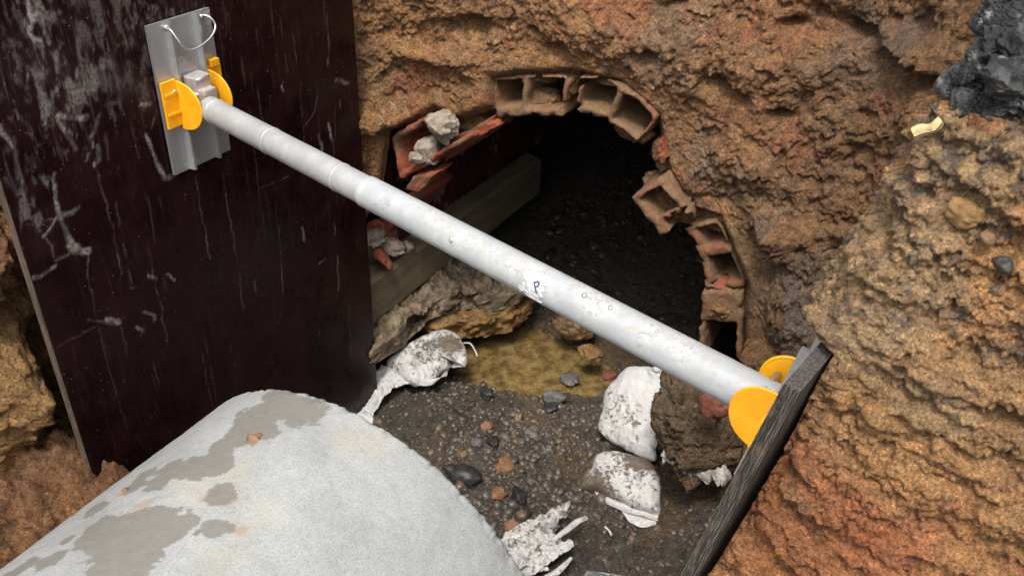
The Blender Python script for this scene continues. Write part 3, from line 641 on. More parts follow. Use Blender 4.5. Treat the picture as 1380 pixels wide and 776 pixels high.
# kerb, tunnel panel and mortar on the left
kb = np.array([[-1.99, ZC-1.95], [-1.76, ZC-1.95], [-1.76, ZC-1.785], [-1.775, ZC-1.77], [-1.99, ZC-1.75]])
gy = np.linspace(2.03, 3.35, 120); V = np.array([[x, y, z] for y in gy for x, z in kb]); V[:,0] += .006*fbm(V, 4, 3, 1); V[:,2] += .006*fbm(V, 5, 3, 2)
i, j = np.meshgrid(np.arange(119), np.arange(5), indexing='ij'); q = np.stack([i*5+j, i*5+(j+1) % 5, (i+1)*5+(j+1) % 5, (i+1)*5+j], -1).reshape(-1, 4)
V = np.vstack([V, V[:5].mean(0)[None]]); e = np.arange(5)
o = mk('concrete_kerb', V, [q, np.stack([(e+1) % 5, e, np.full(5, len(V)-1)], 1)], M_KERB, smooth=False); tag(o, 'long brownish concrete kerb along the left foot of the culvert', 'kerb')
nu, nv = 120, 80; u, v = np.meshgrid(np.linspace(2.35, 3.9, nu), np.linspace(0, 1, nv), indexing='ij'); u = u.ravel(); v = v.ravel()
V = np.stack([-1.83-.10*v+0*u, u, ZC-1.75+.50*v], 1); spl = sst(.12, .3, fbm(V*[1,1,.3], 40, 3, 4))*sst(.0, .3, fbm(V, 6, 3, 9))
VB = V-[.02,0,0]; q = gridq(nu, nv); b = nu*nv
ed = np.array([i*nv for i in range(nu)]); ed2 = np.array([i*nv+nv-1 for i in range(nu)])
o = thing('ply_offcut', 'dark maroon plywood board standing on the kerb inside the culvert', 'board', (-1.85, 3.1, ZC-1.70))
mk('film_face', V, q, M_FILM2, o, attrs={'splash': spl*.8, 'haze': np.zeros(len(V))})
mk('core', np.vstack([V[ed], VB[ed], V[ed2], VB[ed2]]), np.concatenate([np.stack([np.arange(nu-1)+a*nu, np.arange(1, nu)+a*nu, np.arange(1, nu)+(a+1)*nu, np.arange(nu-1)+(a+1)*nu], 1) for a in (0, 2)]), M_PLYEDGE2, o)

def slab_rock(name, pxs, up, thick, seed, mat, label, cat, amp=.02, nr=60, nt=150, n=(0,0,1), pt=None, dome=.5, col=None, center=None, group=None):
    """broken slab from a traced outline lying on a plane through height up, with real thickness"""
    if pt is None: pt = pZ(*pxs[0], up)
    O = np.array([pP(x, y, pt, n) for x, y in pxs]); O = crom(O, nt, True); c = O.mean(0) if center is None else pP(*center, pt, n); n = nrm(np.asarray(n, float))
    O = O+(O-c)*(.10*fbm(O, 16, 4, seed))[:,None]
    r = np.concatenate([np.linspace(0, 1, nr)])
    T = np.array([c+rr*(O-c)+n*(thick*(1-.45*max(rr-.8, 0)/.2*(rr > .8)) - thick*(1-dome)*rr**3*.0) for rr in r]).reshape(-1, 3)
    side = np.array([c+(O-c)*(1-.10*f_**2)-n*thick*(-.55+1.45*f_) for f_ in np.linspace(.08, 1, 12)]).reshape(-1, 3)
    Bv = np.array([c+rr*(O-c)*.9-n*thick*.9 for rr in r[::-8]]).reshape(-1, 3)
    V = np.vstack([T, side, Bv]); m = nr+12+len(r[::-8])
    w1, w2, wi = worley(V, 16, seed); w3, w4, wj = worley(V, 42, seed+1)
    d = amp*(fbm(V, 7, 4, seed)*1.3+(wi-.5)*.9*sst(0, .25, w2-w1)+.35*(.45-w3)+.5*(wj-.5)*sst(0, .25, w4-w3)+.5*fbm(V, 40, 4, seed+3, .65))
    out = V-c; out -= n*(out@n)[:,None]; ln = np.linalg.norm(out, axis=1)[:,None]; rr = np.concatenate([np.repeat(r, nt), np.ones(12*nt), np.repeat(r[::-8], nt)])[:,None]
    V = V+n*d[:,None]*(1-.6*rr**4)+out/np.maximum(ln, 1e-5)*d[:,None]*rr**3
    i, j = np.meshgrid(np.arange(m-1), np.arange(nt), indexing='ij'); jn = (j+1) % nt
    Q = np.stack([i*nt+j, i*nt+jn, (i+1)*nt+jn, (i+1)*nt+j], -1).reshape(-1, 4)
    o = mk(name, V, Q, mat, attrs={'wet': np.zeros(len(V))}, col=None if col is None else soil_col(V, seed, col))
    return tag(o, label, cat, group)
slab_rock('rubble_slab', [(500,478),(500,432),(560,392),(615,352),(660,360),(712,385),(700,400),(655,405),(640,396),(610,410),(575,420),(560,418),(548,448),(520,470)], -2.02, .05, 3, M_MORTAR, 'rough lumpy slab of old mortar at the foot of the kerb', 'rubble', .035)
slab_rock('clay_shelf', [(560,425),(600,408),(650,392),(705,392),(716,405),(705,425),(670,440),(620,444),(575,450)], -2.14, .06, 8, M_OCHRE, 'yellow ochre clay shelf overhanging the puddle', 'clay', .03)
for k, (px, X0, rad, lab) in enumerate([((503,320), -1.80, (.04,.05,.03), 'pale lump of mortar on the kerb against the panel edge'), ((528,332), -1.78, (.055,.04,.03), 'white angular lump of mortar on the kerb under the strut'), ((515,345), -1.77, (.05,.06,.02), 'flat pinkish brick chip on the kerb end'), ((548,335), -1.78, (.045,.035,.03), 'cream mortar lump hanging over the kerb edge'), ((510,312), -1.84, (.05,.05,.03), 'dull red brick chip behind the mortar on the kerb'), ((565,318), -1.80, (.03,.03,.022), 'small yellowish stone on the kerb below the strut')]):
    V, F = rockV(pX(*px, X0), rad, (k*.4, k*.3, k*.9), 4, 30+k, .35, .14, .05); tag(mk('mortar_lump', V, F, M_BRICKR if 'red' in lab or 'pink' in lab else M_PALE), lab, 'rubble')

# ------------------------------------------------------------------ big dark shoring panel on the left
PX0 = -1.70
pan = thing('shoring_panel', 'tall dark maroon film faced plywood panel shoring the left trench wall', 'panel', (PX0, 1.45, ZC-2.24))
nu, nv = 330, 560; y0, y1, zb, zt = .885, 2.011, ZC-2.24, ZC-.20
u, v = np.meshgrid(np.linspace(y0, y1, nu), np.linspace(zb, zt, nv), indexing='ij'); u = u.ravel(); v = v.ravel(); V = np.stack([np.full(len(u), PX0), u, v], 1)
V[:,0] += .0015*fbm(V, 3, 2, 4)
splash = np.zeros(len(u)); warp1 = .006*fbm(V, 25, 3, 61); warp2 = .006*fbm(V, 25, 3, 62); brk = sst(-.25, .25, fbm(V*[1,1,.5], 45, 3, 63)); brk2 = sst(-.1, .3, fbm(V, 18, 3, 64))
def smear(pts, w, a, ragged=1.0):
    global splash
    L = [tuple(pX(x, y, PX0)[[1,2]]) for x, y in pts]; d = segdist(u+warp1*ragged, v+warp2*ragged, L); w = w*(.75 if w > .0065 else .6); a = a*(1 if w > .005 else .6)
    splash = np.maximum(splash, a*sst(w, w*.25, d)*mix(1, brk, .7*ragged))
def patch(px, r, a, sc=1):
    global splash
    p = pX(*px, PX0); d = np.sqrt(((u-p[1])/r[0])**2+((v-p[2])/r[1])**2)+1.1*fbm(V*[1,1,.4], 18*sc, 4, 70, .65)
    splash = np.maximum(splash, a*sst(1., .45, d)*brk)
patch((42,38), (.028,.075), .95); patch((62,68), (.03,.06), .5); patch((95,120), (.10,.075), .42, 2); patch((70,125), (.07,.06), .45, 2); patch((50,12), (.05,.05), .5); patch((100,25), (.3,.09), .22, 3); patch((150,100), (.25,.12), .16, 3)
smear([(78,155),(95,158),(118,158)], .012, .75); smear([(80,160),(92,182),(103,200)], .011, .7); smear([(136,155),(130,168),(123,185),(125,198)], .009, .55); smear([(132,198),(134,215),(128,222)], .012, .75); smear([(115,218),(118,208)], .006, .6); smear([(143,180),(147,215)], .007, .4)
smear([(0,172),(14,192),(22,212),(24,240)], .010, .5); patch((32,245), (.04,.04), .4); smear([(198,182),(203,205),(215,225),(228,240)], .010, .62); smear([(190,140),(202,142)], .010, .65); smear([(210,150),(205,172)], .006, .4); smear([(222,238),(232,237)], .012, .5)
smear([(73,235),(75,268),(82,298),(96,322),(108,335)], .010, .72); smear([(82,300),(92,325),(106,338),(120,334)], .009, .7); smear([(92,330),(100,338),(118,340)], .013, .75); smear([(77,295),(58,318)], .007, .6); smear([(75,295),(34,303)], .006, .5); smear([(58,318),(70,332),(74,350)], .006, .5); smear([(76,352),(92,343)], .009, .65); smear([(75,360),(45,374)], .010, .55); smear([(117,345),(119,370),(125,400)], .005, .4); smear([(85,290),(100,285),(105,280)], .012, .4); patch((45,285), (.03,.07), .35)
for pts, w, a in ([[(129,225),(150,300),(165,370)], .0045, .4], [[(200,330),(212,395),(226,460)], .0055, .38], [[(160,430),(172,480)], .0045, .45], [[(262,240),(272,290),(283,350)], .005, .5], [[(300,235),(315,320),(328,420)], .0045, .4], [[(372,280),(378,330),(381,400)], .005, .5], [[(330,262),(388,238)], .004, .35], [[(440,20),(444,60),(441,90)], .006, .55], [[(411,170),(425,150),(428,130)], .005, .4], [[(442,168),(447,190)], .009, .8], [[(430,182),(433,203)], .009, .75], [[(458,136),(459,146)], .006, .9], [[(453,108),(470,112)], .012, .4], [[(381,115),(383,122)], .008, .8], [[(346,115),(352,150),(355,175)], .005, .35], [[(405,110),(408,160)], .004, .3], [[(452,140),(450,215)], .005, .35], [[(408,305),(411,325)], .008, .55], [[(450,300),(452,315)], .006, .5], [[(455,345),(456,390)], .009, .35], [[(430,355),(437,350)], .007, .6], [[(200,372),(212,374)], .008, .55], [[(176,388),(182,386)], .006, .7], [[(145,430),(160,433)], .014, .65], [[(120,430),(150,436)], .006, .4], [[(192,420),(205,425),(210,432)], .008, .4], [[(185,440),(192,445)], .009, .5], [[(75,468),(130,440)], .004, .35], [[(225,370),(235,378)], .007, .5], [[(345,395),(342,380)], .006, .4], [[(470,410),(474,500)], .006, .25]): smear(pts, w, a)
for k in range(24):     # thin runs of cement water
    rng = np.random.RandomState(900+k); yy = rng.uniform(y0+.02, y1-.02); z2 = rng.uniform(zb+.3, zt-.2); ln = rng.uniform(.08, .7)
    d = np.abs(u-yy+.01*fbm(V*[0,0,1]+[k,0,0], 4, 2, k)+warp1*.5); splash = np.maximum(splash, rng.uniform(.05, .16)*sst(.0032, .0008, d)*sst(z2-ln, z2-ln+.05, v)*sst(z2, z2-.03, v)*brk2)
haze = np.clip(sst(ZC-1.05, ZC-.55, v+.2*fbm(V*[1,1,.4], 4, 3, 6))*.85*sst(1.95, 1.2, u)+.18*sst(.1, .5, fbm(V*[1,1,.3], 5, 3, 3))+.10, 0, 1)
mk('film_face', V, gridq(nu, nv), M_FILM, pan, attrs={'splash': np.clip(splash, 0, 1), 'haze': haze})
V, F = boxVF((PX0-.0125, (y0+y1)/2, (zb+zt)/2), (.011,0,0), (0,(y1-y0)/2+.0015,0), (0,0,(zt-zb)/2+.002)); mk('plywood_core', V, F, M_PLYEDGE2, pan, smooth=False)

# ------------------------------------------------------------------ right plywood panel seen along its edge
ply = thing('plywood_panel', 'weathered plywood panel with worn layered edge leaning on the right bank', 'panel', RP+lv*(-1.42)+lh*.55)
def rp(y, a, b): return RP+lv*a+lh*(y-PF0)-lnm*b
# each ply of the visible edge is a layer of its own
A0, A1 = -1.44, .235
for k in range(9):
    b0, b1 = TH*k/9+.0002, TH*(k+1)/9-.0002; n = 260; aa = np.linspace(A0, A1, n); rng = np.random.RandomState(k)
    fr = PF0+rng.uniform(-.002, .003)+.002*np.array(fbm(np.stack([aa, np.full(n, k*3.3), 0*aa], 1), 22, 4, k))+(.0016 if k % 2 else 0)
    V = []
    for a_, f_ in zip(aa, fr):
        V += [rp(f_, a_, b0), rp(f_, a_, b1), rp(2.06, a_, b1), rp(2.06, a_, b0)]
    V = np.array(V); i, j = np.meshgrid(np.arange(n-1), np.arange(4), indexing='ij'); q = np.stack([i*4+j, i*4+(j+1) % 4, (i+1)*4+(j+1) % 4, (i+1)*4+j], -1).reshape(-1, 4)
    cap = np.array([[0,1,2,3], [(n-1)*4+3, (n-1)*4+2, (n-1)*4+1, (n-1)*4]])
    mk('ply_layer', V, [q, cap], M_PLYEDGE, ply, smooth=False)

# ------------------------------------------------------------------ strut
SA = pX(283, 147, -1.615); d = wray(1047, 548); SB = d*(SA[2]-ZC)/d[2]+OFF
ax = nrm(SB-SA); LEN = np.linalg.norm(SB-SA); s_u = nrm(np.cross(ax, [0,0,1.])); s_v = np.cross(s_u, ax)
strut = thing('trench_strut', 'long pale grey metal trench strut with yellow end guards between the two panels', 'strut', (SA+SB)/2-[0,0,.04])
def lathe(name, prof, mat, parent, n=48, topside=True, pitted=0):
    a = np.arange(n)*2*np.pi/n; V = []
    for t, r in prof: V.append(SA+ax*t+r*(np.cos(a)[:,None]*s_u+np.sin(a)[:,None]*s_v))
    V = np.vstack(V); m = len(prof); i, j = np.meshgrid(np.arange(m-1), np.arange(n), indexing='ij'); jn = (j+1) % n
    q = np.stack([i*n+j, i*n+jn, (i+1)*n+jn, (i+1)*n+j], -1).reshape(-1, 4)
    ts = np.tile(sst(.35, .9, np.sin(a+.25)), m)
    if topside: ts = ts*np.repeat([sst(.55, .85, t) for t, r in prof], n)
    return mk(name, V, q[:, ::-1], mat, parent, attrs={'topside': ts})
def at_px(x, y):
    dd_ = wray(x, y); s = np.linalg.lstsq(np.array([dd_, -ax]).T, SA-OFF, rcond=None)[0]; return s[1]
t_out = at_px(492, 262); ri, ro = .0303, .0326
lathe('inner_tube', [(.0, .0), (.0, ri)]+[(t, ri) for t in np.linspace(.002, t_out+.2, 60)], M_TUBEI, strut, topside=False)
for x, y in ((292,150), (365,192), (458,242)):
    t = at_px(x, y); lathe('tube_ring', [(t-.003, ri-.001), (t-.002, ri+.0012), (t+.002, ri+.0012), (t+.003, ri-.001)], M_TUBEI, strut, topside=False)
lathe('outer_tube', [(t_out, ri), (t_out, ro-.0015), (t_out+.002, ro)]+[(t, ro) for t in np.linspace(t_out+.01, LEN+.036, 140)]+[(LEN+.038, ro-.002), (LEN+.038, 0)], M_TUBE, strut)
def on_tube(t, ang, r): return SA+ax*t+r*(math.cos(ang)*s_u+math.sin(ang)*s_v)
# screws along the tube: direction facing the camera
cdir = nrm(OFF-(SA+SB)/2); cang = math.atan2(cdir@s_v, cdir@s_u)
for x, y, dv in ((795,410,.45), (830,425,.5), (628,318,-.2)):
    t = at_px(x, y); p = on_tube(t, cang+dv, ro-.002); q_ = on_tube(t, cang+dv, ro+.003); V, F = tubeVF([p, q_], .0042, 10); mk('screw', V, F, M_ALUO, strut)
# torn sticker with its letter
def curved(name, t0, t1, a0, a1, r, mat, parent, seed=0, nu=26, nv=16):
    V = []
    for i in range(nu):
        for j in range(nv):
            fu, fv = i/(nu-1), j/(nv-1); ja = .10*math.sin(fu*9+seed)+.06*math.sin(fu*23+seed*2); jt = .004*math.sin(fv*14+seed)
            V.append(on_tube(mix(t0, t1, fu)+jt*(fu < .1 or fu > .9), mix(a0, a1, fv)+ja*(fv in (0, 1)), r+.0006*math.sin(fu*13+fv*11+seed)))
    return mk(name, np.array(V), gridq(nu, nv), mat, parent)
ts_ = at_px(735, 395)
lab = curved('sticker', ts_-.030, ts_+.014, cang-.60, cang+.20, ro+.0012, M_LABEL, strut, 2)
curved('sticker_scrap', ts_-.035, ts_+.01, cang-.92, cang-.60, ro+.0022, M_LABEL, strut, 5)
fc = bpy.data.curves.new('letter', 'FONT'); fc.body = 'P'; fc.size = .026; fc.align_x = 'CENTER'; fc.align_y = 'CENTER'; fo = bpy.data.objects.new('letter_tmp', fc); COL.objects.link(fo)
bpy.context.view_layer.update(); fm = bpy.data.meshes.new_from_object(fo.evaluated_get(bpy.context.evaluated_depsgraph_get())); bpy.data.objects.remove(fo)
fv = np.array([v.co[:] for v in fm.vertices]); ff = [np.array([list(p.vertices)]) for p in fm.polygons]
th = math.radians(38); fr = np.stack([fv[:,0]*math.cos(th)-fv[:,1]*math.sin(th), fv[:,0]*math.sin(th)+fv[:,1]*math.cos(th)], 1)
LV = np.array([on_tube(ts_+a_, cang-.28+b_/ro, ro+.0025) for a_, b_ in fr]); mk('letter', LV, ff, M_INK, lab, smooth=False); bpy.data.meshes.remove(fm)
# torn sticker edge hanging off below
for k, (a_, b_) in enumerate(((-.03, .0), (-.01, .014))):
    p = on_tube(ts_+a_, cang-.95, ro+.001); q_ = on_tube(ts_+b_, cang-1.0, ro+.002); V, F = tubeVF([p, mix(p, q_, .5)+[0,0,-.001], q_], .0014, 6); mk('sticker_shred', V, F, M_LABEL, strut)

def strut_head(org, n, hh, vv, side):
    """extruded aluminium foot plate with lips, wire handle, hinge block and two yellow guards"""
    n, hh, vv = nrm(n), nrm(hh), nrm(vv); W2, L2 = .092, (.13 if side else .183)
    def L(a, b, c): return org+hh*a+vv*b+n*c
    prof = [(-.092,.002),(-.092,.010),(-.046,.011),(-.044,.028),(-.038,.028),(-.036,.012),(.036,.012),(.038,.028),(.044,.028),(.046,.011),(.092,.010),(.092,.002)]
    V = np.array([L(a, b, c) for b in (-L2, L2) for a, c in prof]); m = len(prof); i = np.arange(m)
    q = np.stack([i, (i+1) % m, m+(i+1) % m, m+i], 1); tri = []
    hp = mk('head_plate', V, [q, np.array([list(range(m))[::-1]]), np.array([list(range(m, 2*m))])], M_ALU, strut, smooth=False)
    if not side: hw = [L(-.045,.168,.012), L(-.045,.166,.030), L(-.043,.150,.042), L(-.036,.130,.050), L(-.015,.118,.052), L(.015,.120,.052), L(.050,.132,.050), L(.072,.150,.044), L(.068,.170,.034), L(.060,.174,.012)]
    if not side: V, F = tubeVF(crom(np.array(hw), 60), .0026, 8); mk('handle', V, F, M_WIRE, hp)
    for a in (() if side else (-.045, .060)):
        V, F = tubeVF([L(a,.170,.010), L(a,.170,.020)], .006, 10); mk('handle_lug', V, F, M_ALU, hp)
    hz = .018 if side else .026; bevbox('hinge_block', L(0, .018 if not side else -.012, .034), hh*hz, vv*(hz+.008-(.012 if side else 0)), n*.020, .004, M_ALUO, strut)
    bevbox('hinge_block', L(0, .004 if not side else -.014, .060), hh*.020, vv*.020, n*.016, .004, M_ALUO, strut)
    V, F = tubeVF([L(-.036,.010,.050), L(.036,.010,.050)], .007, 12); mk('bolt', V, F, M_WIRE, strut)
    if not side: V, F = tubeVF([L(-.02,.045,.052), L(.0,.047,.056), L(.02,.044,.053)], .004, 8); mk('spring_pin', V, F, M_WIRE, strut)
    for s in (-1, 1):
        # guard: clip flange on the plate and a half disc standing out beside the tube
        a = np.linspace(-math.pi/2, math.pi/2, 30); top, bot, rad = (.045, -.056, .060) if side else (.045, -.068, .074)
        prof2 = [(mix(bot, top, .5)+math.sin(t)*(top-bot)/2*(1.0 if t > 0 else 1.06), .016+math.cos(t)**.8*rad if math.cos(t) > 1e-4 else .016) for t in a]
        V = []
        for k, off in enumerate((.046, .0505)):
            for b, c in prof2: V.append(L(s*off, b, c))
        m = len(prof2); V = np.array(V); i = np.arange(m); q = np.stack([i, (i+1) % m, m+(i+1) % m, m+i], 1)
        g = mk('end_guard', V, [q, np.array([list(range(m))[::-1]]), np.array([list(range(m, 2*m))])], M_YEL, strut, smooth=False)
        # rim bead
        V, F = tubeVF(np.array([L(s*.048, b, c) for b, c in prof2]), .0028, 8); mk('rim', V, F, M_YEL, g)
        ztop, zbot = (.052, -.062)
        bevbox('clip_flange', L(s*.070, (ztop+zbot)/2-.0, .0165), hh*.0215, vv*(ztop-zbot)/2, n*.0035, .0015, M_YEL, g)
        for b in (.020, -.028):
            bevbox('clip_rib', L(s*.068, b, .0215), hh*.018, vv*.0035, n*.0022, .001, M_YEL, g)
        if s > 0: bevbox('clip_foot', L(s*.070, ztop+.006, .020), hh*.014, vv*.009, n*.007, .0015, M_YEL, g)
        V, F = tubeVF([L(s*.058,.024,.019), L(s*.058,.024,.0245)], .0045, 10); mk('guard_screw', V, F, M_WIRE, g)
strut_head(np.array([PX0+.003, 1.383, ZC-.817]), np.array([1,0,0.]), np.array([0,1.,0]), np.array([0,0,1.]), 0)
hc = RP+lh*(SB[1]-PF0)
strut_head(hc+lv*.012+lnm*.002, lnm, lh, lv, 1)

# ------------------------------------------------------------------ concrete pipe
FE = 1.04; pc = np.array([-.92*FE, 0, -1.66*FE+ZC]); PR = .4938*FE; WALL = .085
nt, nl = 900, 420
pv_y = np.concatenate([np.linspace(-1.6, .0, 60)[:-1], np.linspace(.0, FE, nl-59)]); nl = len(pv_y)
th = np.linspace(0, 2*np.pi, nt, endpoint=False); TT, YY = np.meshgrid(th, pv_y, indexing='ij'); TT = TT.ravel(); YY = YY.ravel()
er = np.stack([np.cos(TT), 0*TT, np.sin(TT)], 1); P0 = er*PR+np.array([0,1,0])*YY[:,None]
edge = np.clip((YY-(FE-.05))/.05, 0, 1)
rr = PR+.0012*fbm(P0, 7, 3, 2)+.0007*fbm(P0, 45, 4, 3); chipn = fbm(P0*[1,0,1], 42, 4, 5)
rr -= .010*np.clip((YY-(FE-.012))/.012, 0, 1)**2+.008*sst(.15, .4, chipn)*edge**3+.006*sst(0, .4, fbm(P0, 40, 3, 9))*edge**3
yy = YY+edge**6*(.005*chipn+.004*fbm(P0, 70, 3, 8))
V = er*rr[:,None]+np.array([0,1,0])*yy[:,None]+pc
# inner bore and end ring
ringY = yy.reshape(nt, nl)[:,-1]; rin = PR-WALL
rad_steps = [(.96, .0015), (.9, .003), (.84, .0), (rin/PR, -.006)]
ER = np.stack([np.cos(th), 0*th, np.sin(th)], 1); rings = []
for k, (f_, dy) in enumerate(rad_steps):
    rg = ER*PR*f_+pc; rg[:,1] = mix(ringY, FE, min(1, k*.4))+dy+.002*fbm(rg, 40, 3, 4); rings.append(rg)
for yb in (.6, .0, -1.6): rg = ER*rin+pc; rg[:,1] = yb; rings.append(rg)
rb = ER*PR+pc; rb[:,1] = -1.6; rings.append(rb)
def pc_hit(px):
    d_ = wray(*px); c = pc-OFF; A = d_[0]**2+d_[2]**2; B = -2*(d_[0]*c[0]+d_[2]*c[2]); Cc = c[0]**2+c[2]**2-PR**2; disc = max(B*B-4*A*Cc, 0); t = (-B-math.sqrt(disc))/(2*A); return d_*t+OFF
def pblob(lst):
    s = np.full(len(V), -9.)
    for (x, y, rx) in lst:
        p = pc_hit((x, y)); dsurf = np.linalg.norm(V-p, axis=1)/rx; s = np.maximum(s, 1-dsurf)
    return s
nz1 = fbm(V, 11, 5, 21, .6); nz2 = fbm(V, 34, 4, 22, .6)
dampl = [(388,548,.11),(408,560,.09),(355,552,.10),(370,530,.08),(335,575,.07),(348,583,.08),(318,592,.07),(302,602,.07),(290,622,.07),(272,628,.08),(250,632,.07),(230,630,.06),(300,668,.05),(297,660,.04),(215,648,.06),(195,640,.05),(182,655,.05),(290,712,.04),(135,722,.10),(160,725,.11),(190,715,.11),(215,712,.10),(180,745,.10),(240,705,.05),(92,726,.025),(75,750,.045),(60,758,.04),(30,765,.05),(150,770,.09),(265,718,.012),(310,712,.02),(130,685,.05),(104,690,.03),(10,778,.05),(178,770,.07)]
damp = sst(.29, .36, pblob([(a_, b_, c_*.78) for a_, b_, c_ in dampl])+.30*nz1+.17*nz2+.09*fbm(V, 95, 3, 25))
yel = np.clip(pblob([(270,648,.07),(262,665,.05),(320,640,.06),(290,760,.07),(360,690,.05),(470,590,.06),(510,600,.06),(250,645,.05),(325,712,.05)])+.4*nz1, 0, 1)
rust = sst(.25, .6, pblob([(342,592,.035),(335,598,.03),(300,670,.05),(195,680,.035),(170,660,.03),(325,716,.022)])+.5*nz2)
attrs = {'damp': damp, 'yellow': yel, 'rust': rust}
q = gridq(nt, nl); wrap = np.stack([np.full(nl-1, (nt-1)*nl)+np.arange(nl-1), np.arange(nl-1), np.arange(1, nl), np.full(nl-1, (nt-1)*nl)+np.arange(1, nl)], 1)
base = len(V); V = np.vstack([V]+rings); idx = [np.arange(nt)*nl+nl-1]+[base+k*nt+np.arange(nt) for k in range(len(rings))]; qs = [q, wrap]
for a_, b_ in zip(idx[:-1], idx[1:]): qs.append(np.stack([a_, np.roll(a_, -1), np.roll(b_, -1), b_], 1))
attrs = {k: np.concatenate([v_, np.zeros(len(V)-base)]) for k, v_ in attrs.items()}
o = mk('concrete_pipe', V, [x[:, ::-1] for x in qs], M_PIPE, attrs=attrs); tag(o, 'large pale concrete pipe with damp grey stains lying in the trench', 'pipe')
for k, (px, r_, lab) in enumerate([((342,592), .011, 'small orange clay crumb sitting on top of the concrete pipe'), ((349,588), .007, 'tiny clay crumb beside the orange one on the pipe'), ((170,661), .007, 'tiny clay crumb on the shoulder of the pipe')]):
    V, F = rockV(pc_hit(px), (r_*1.4, r_, r_), (.2, .3, k), 3, 200+k, .3, .15); tag(mk('clay_crumb', V, F, M_ORANGEST), lab, 'soil crumb')

# ------------------------------------------------------------------ bags
def pillow(name, pxs, pt, n, H, seed, parent, mud_amt, folds=(0, 0), center=None, nr=46, nt=200, power=2.4, fold_amp=.006, sag=0.):
    n = nrm(np.asarray(n, float)); O = np.array([pP(x, y, pt, n) for x, y in pxs]); O = crom(O, nt, True); c = O.mean(0) if center is None else pP(*center, pt, n)
    r = np.linspace(0, 1, nr)**.8; T = []; B_ = []
    for rr in r:
        hgt = H*(1-rr**power)**.62 if rr < 1 else 0; T.append(c+rr*(O-c)+n*hgt); B_.append(c+rr*(O-c)-n*hgt*.5)
    V = np.vstack(T+B_[::-1]); m = 2*nr
    fd = np.array([pP(*folds[0], pt, n)-pP(*folds[1], pt, n)])[0] if folds[0] else np.array([1,0,0.]); fd = nrm(fd); sd_ = np.cross(n, fd)
    a_ = V@fd; b_ = V@sd_; W = np.stack([a_*.35, b_, 0*a_], 1)
    wp = np.stack([fbm(V, 5, 2, seed+21), fbm(V, 5, 2, seed+22), 0*a_], 1)*.05; rg = 1-np.abs(gn((W+wp)*np.float32(13), seed))*2.2; rg2 = 1-np.abs(gn((np.stack([a_, b_*.45, 0*a_], 1)+wp)*np.float32(17), seed+4))*2.2
    w = fold_amp*(np.clip(rg, 0, 1)**2+.7*np.clip(rg2, 0, 1)**2.5)+fold_amp*1.2*fbm(V, 9, 4, seed+3)+.0022*fbm(V, 55, 3, seed+6)
    rad = np.concatenate([np.repeat(r, nt), np.repeat(r[::-1], nt)]); V = V+n*(w*(1-.6*rad)*np.concatenate([np.ones(nr*nt), -np.ones(nr*nt)]))[:,None]
    out = (V-c)/np.maximum(np.linalg.norm(V-c, axis=1)[:,None], 1e-6); V = V+out*(rad**6*.006*fbm(V, 22, 3, seed+8))[:,None]
    i, j = np.meshgrid(np.arange(m-1), np.arange(nt), indexing='ij'); jn = (j+1) % nt; Q = np.stack([i*nt+j, i*nt+jn, (i+1)*nt+jn, (i+1)*nt+j], -1).reshape(-1, 4)
    return mk(name, V, Q, M_BAG, parent, attrs={'mud': mud_amt(V) if callable(mud_amt) else np.full(len(V), mud_amt)})
def sheet(name, ea, eb, pt, n, seed, parent, amp=.006, lift=0., thick=.0012, nu=60, nv=22, mudv=0., curl=0., mat=None, freq=15):
    """thin folded fabric between two traced edges"""
    n = nrm(np.asarray(n, float)); A = crom(np.array([pP(x, y, pt, n) for x, y in ea]), nu); B = crom(np.array([pP(x, y, pt, n) for x, y in eb]), nu); V = []
    for k in range(nv):
        f_ = k/(nv-1); V.append(A*(1-f_)+B*f_+n*(lift*math.sin(f_*math.pi)+curl*(2*f_-1)**2))
    V = np.array(V).transpose(1, 0, 2).reshape(-1, 3); V = V+n*(amp*ridged(V*[1,.6,1], freq, 3, seed)*.55+amp*fbm(V, freq*1.6, 3, seed+2))[:,None]
    Bk = V-n*thick; q = gridq(nu, nv); k = len(V)
    e = np.concatenate([np.arange(nv), np.arange(1, nu)*nv+nv-1, (nu-1)*nv+np.arange(nv-2, -1, -1), np.arange(nu-2, 0, -1)*nv]); en = np.roll(e, -1)
    VV = np.vstack([V, Bk]); return mk(name, VV, [q, q[:, ::-1]+k, np.stack([en, e, e+k, en+k], 1)], mat or M_BAG, parent, attrs={'mud': np.full(len(VV), mudv)})
def mud_at(lst, base):
    def f(V):
        m = np.full(len(V), base)
        for p, r, a in lst: m = m+a*np.exp(-np.sum(((V-p)/r)**2, 1))
        return m
    return f
# first bag at the foot of the dark panel, neck trailing to the pipe
zb1 = ZC-2.14; n1 = nrm(np.array([.15,-.35,1.])); pt1 = pZ(570, 490, zb1-ZC)
bag = thing('sandbag', 'muddy white sandbag with twisted neck trailing from the pipe to the dark panel', 'sandbag', pt1-[0,0,.06])
m1 = mud_at([(pP(606,470,pt1,n1), .045, .8), (pP(575,478,pt1,n1), .06, .22), (pP(560,505,pt1,n1), .05, -.10)], .13)
pillow('bag_body', [(520,490),(532,480),(548,468),(575,451),(600,446),(616,452),(624,464),(629,478),(627,494),(618,490),(606,486),(604,498),(592,504),(585,511),(578,519),(558,519),(540,508)], pt1, n1, .030, 31, bag, m1, ((530,500),(620,465)), (572,484), fold_amp=.020, power=4.)
sheet('bag_neck', [(514,492),(508,504),(506,520),(496,536),(486,552)], [(566,519),(548,519),(528,526),(514,543),(502,562)], pt1-[0,0,.012], n1, 33, bag, .014, .008, freq=30)
sheet('bag_tail', [(488,548),(470,553),(455,570)], [(500,556),(505,575),(490,590)], pt1-[0,0,.01], n1, 34, bag, .014, .006)
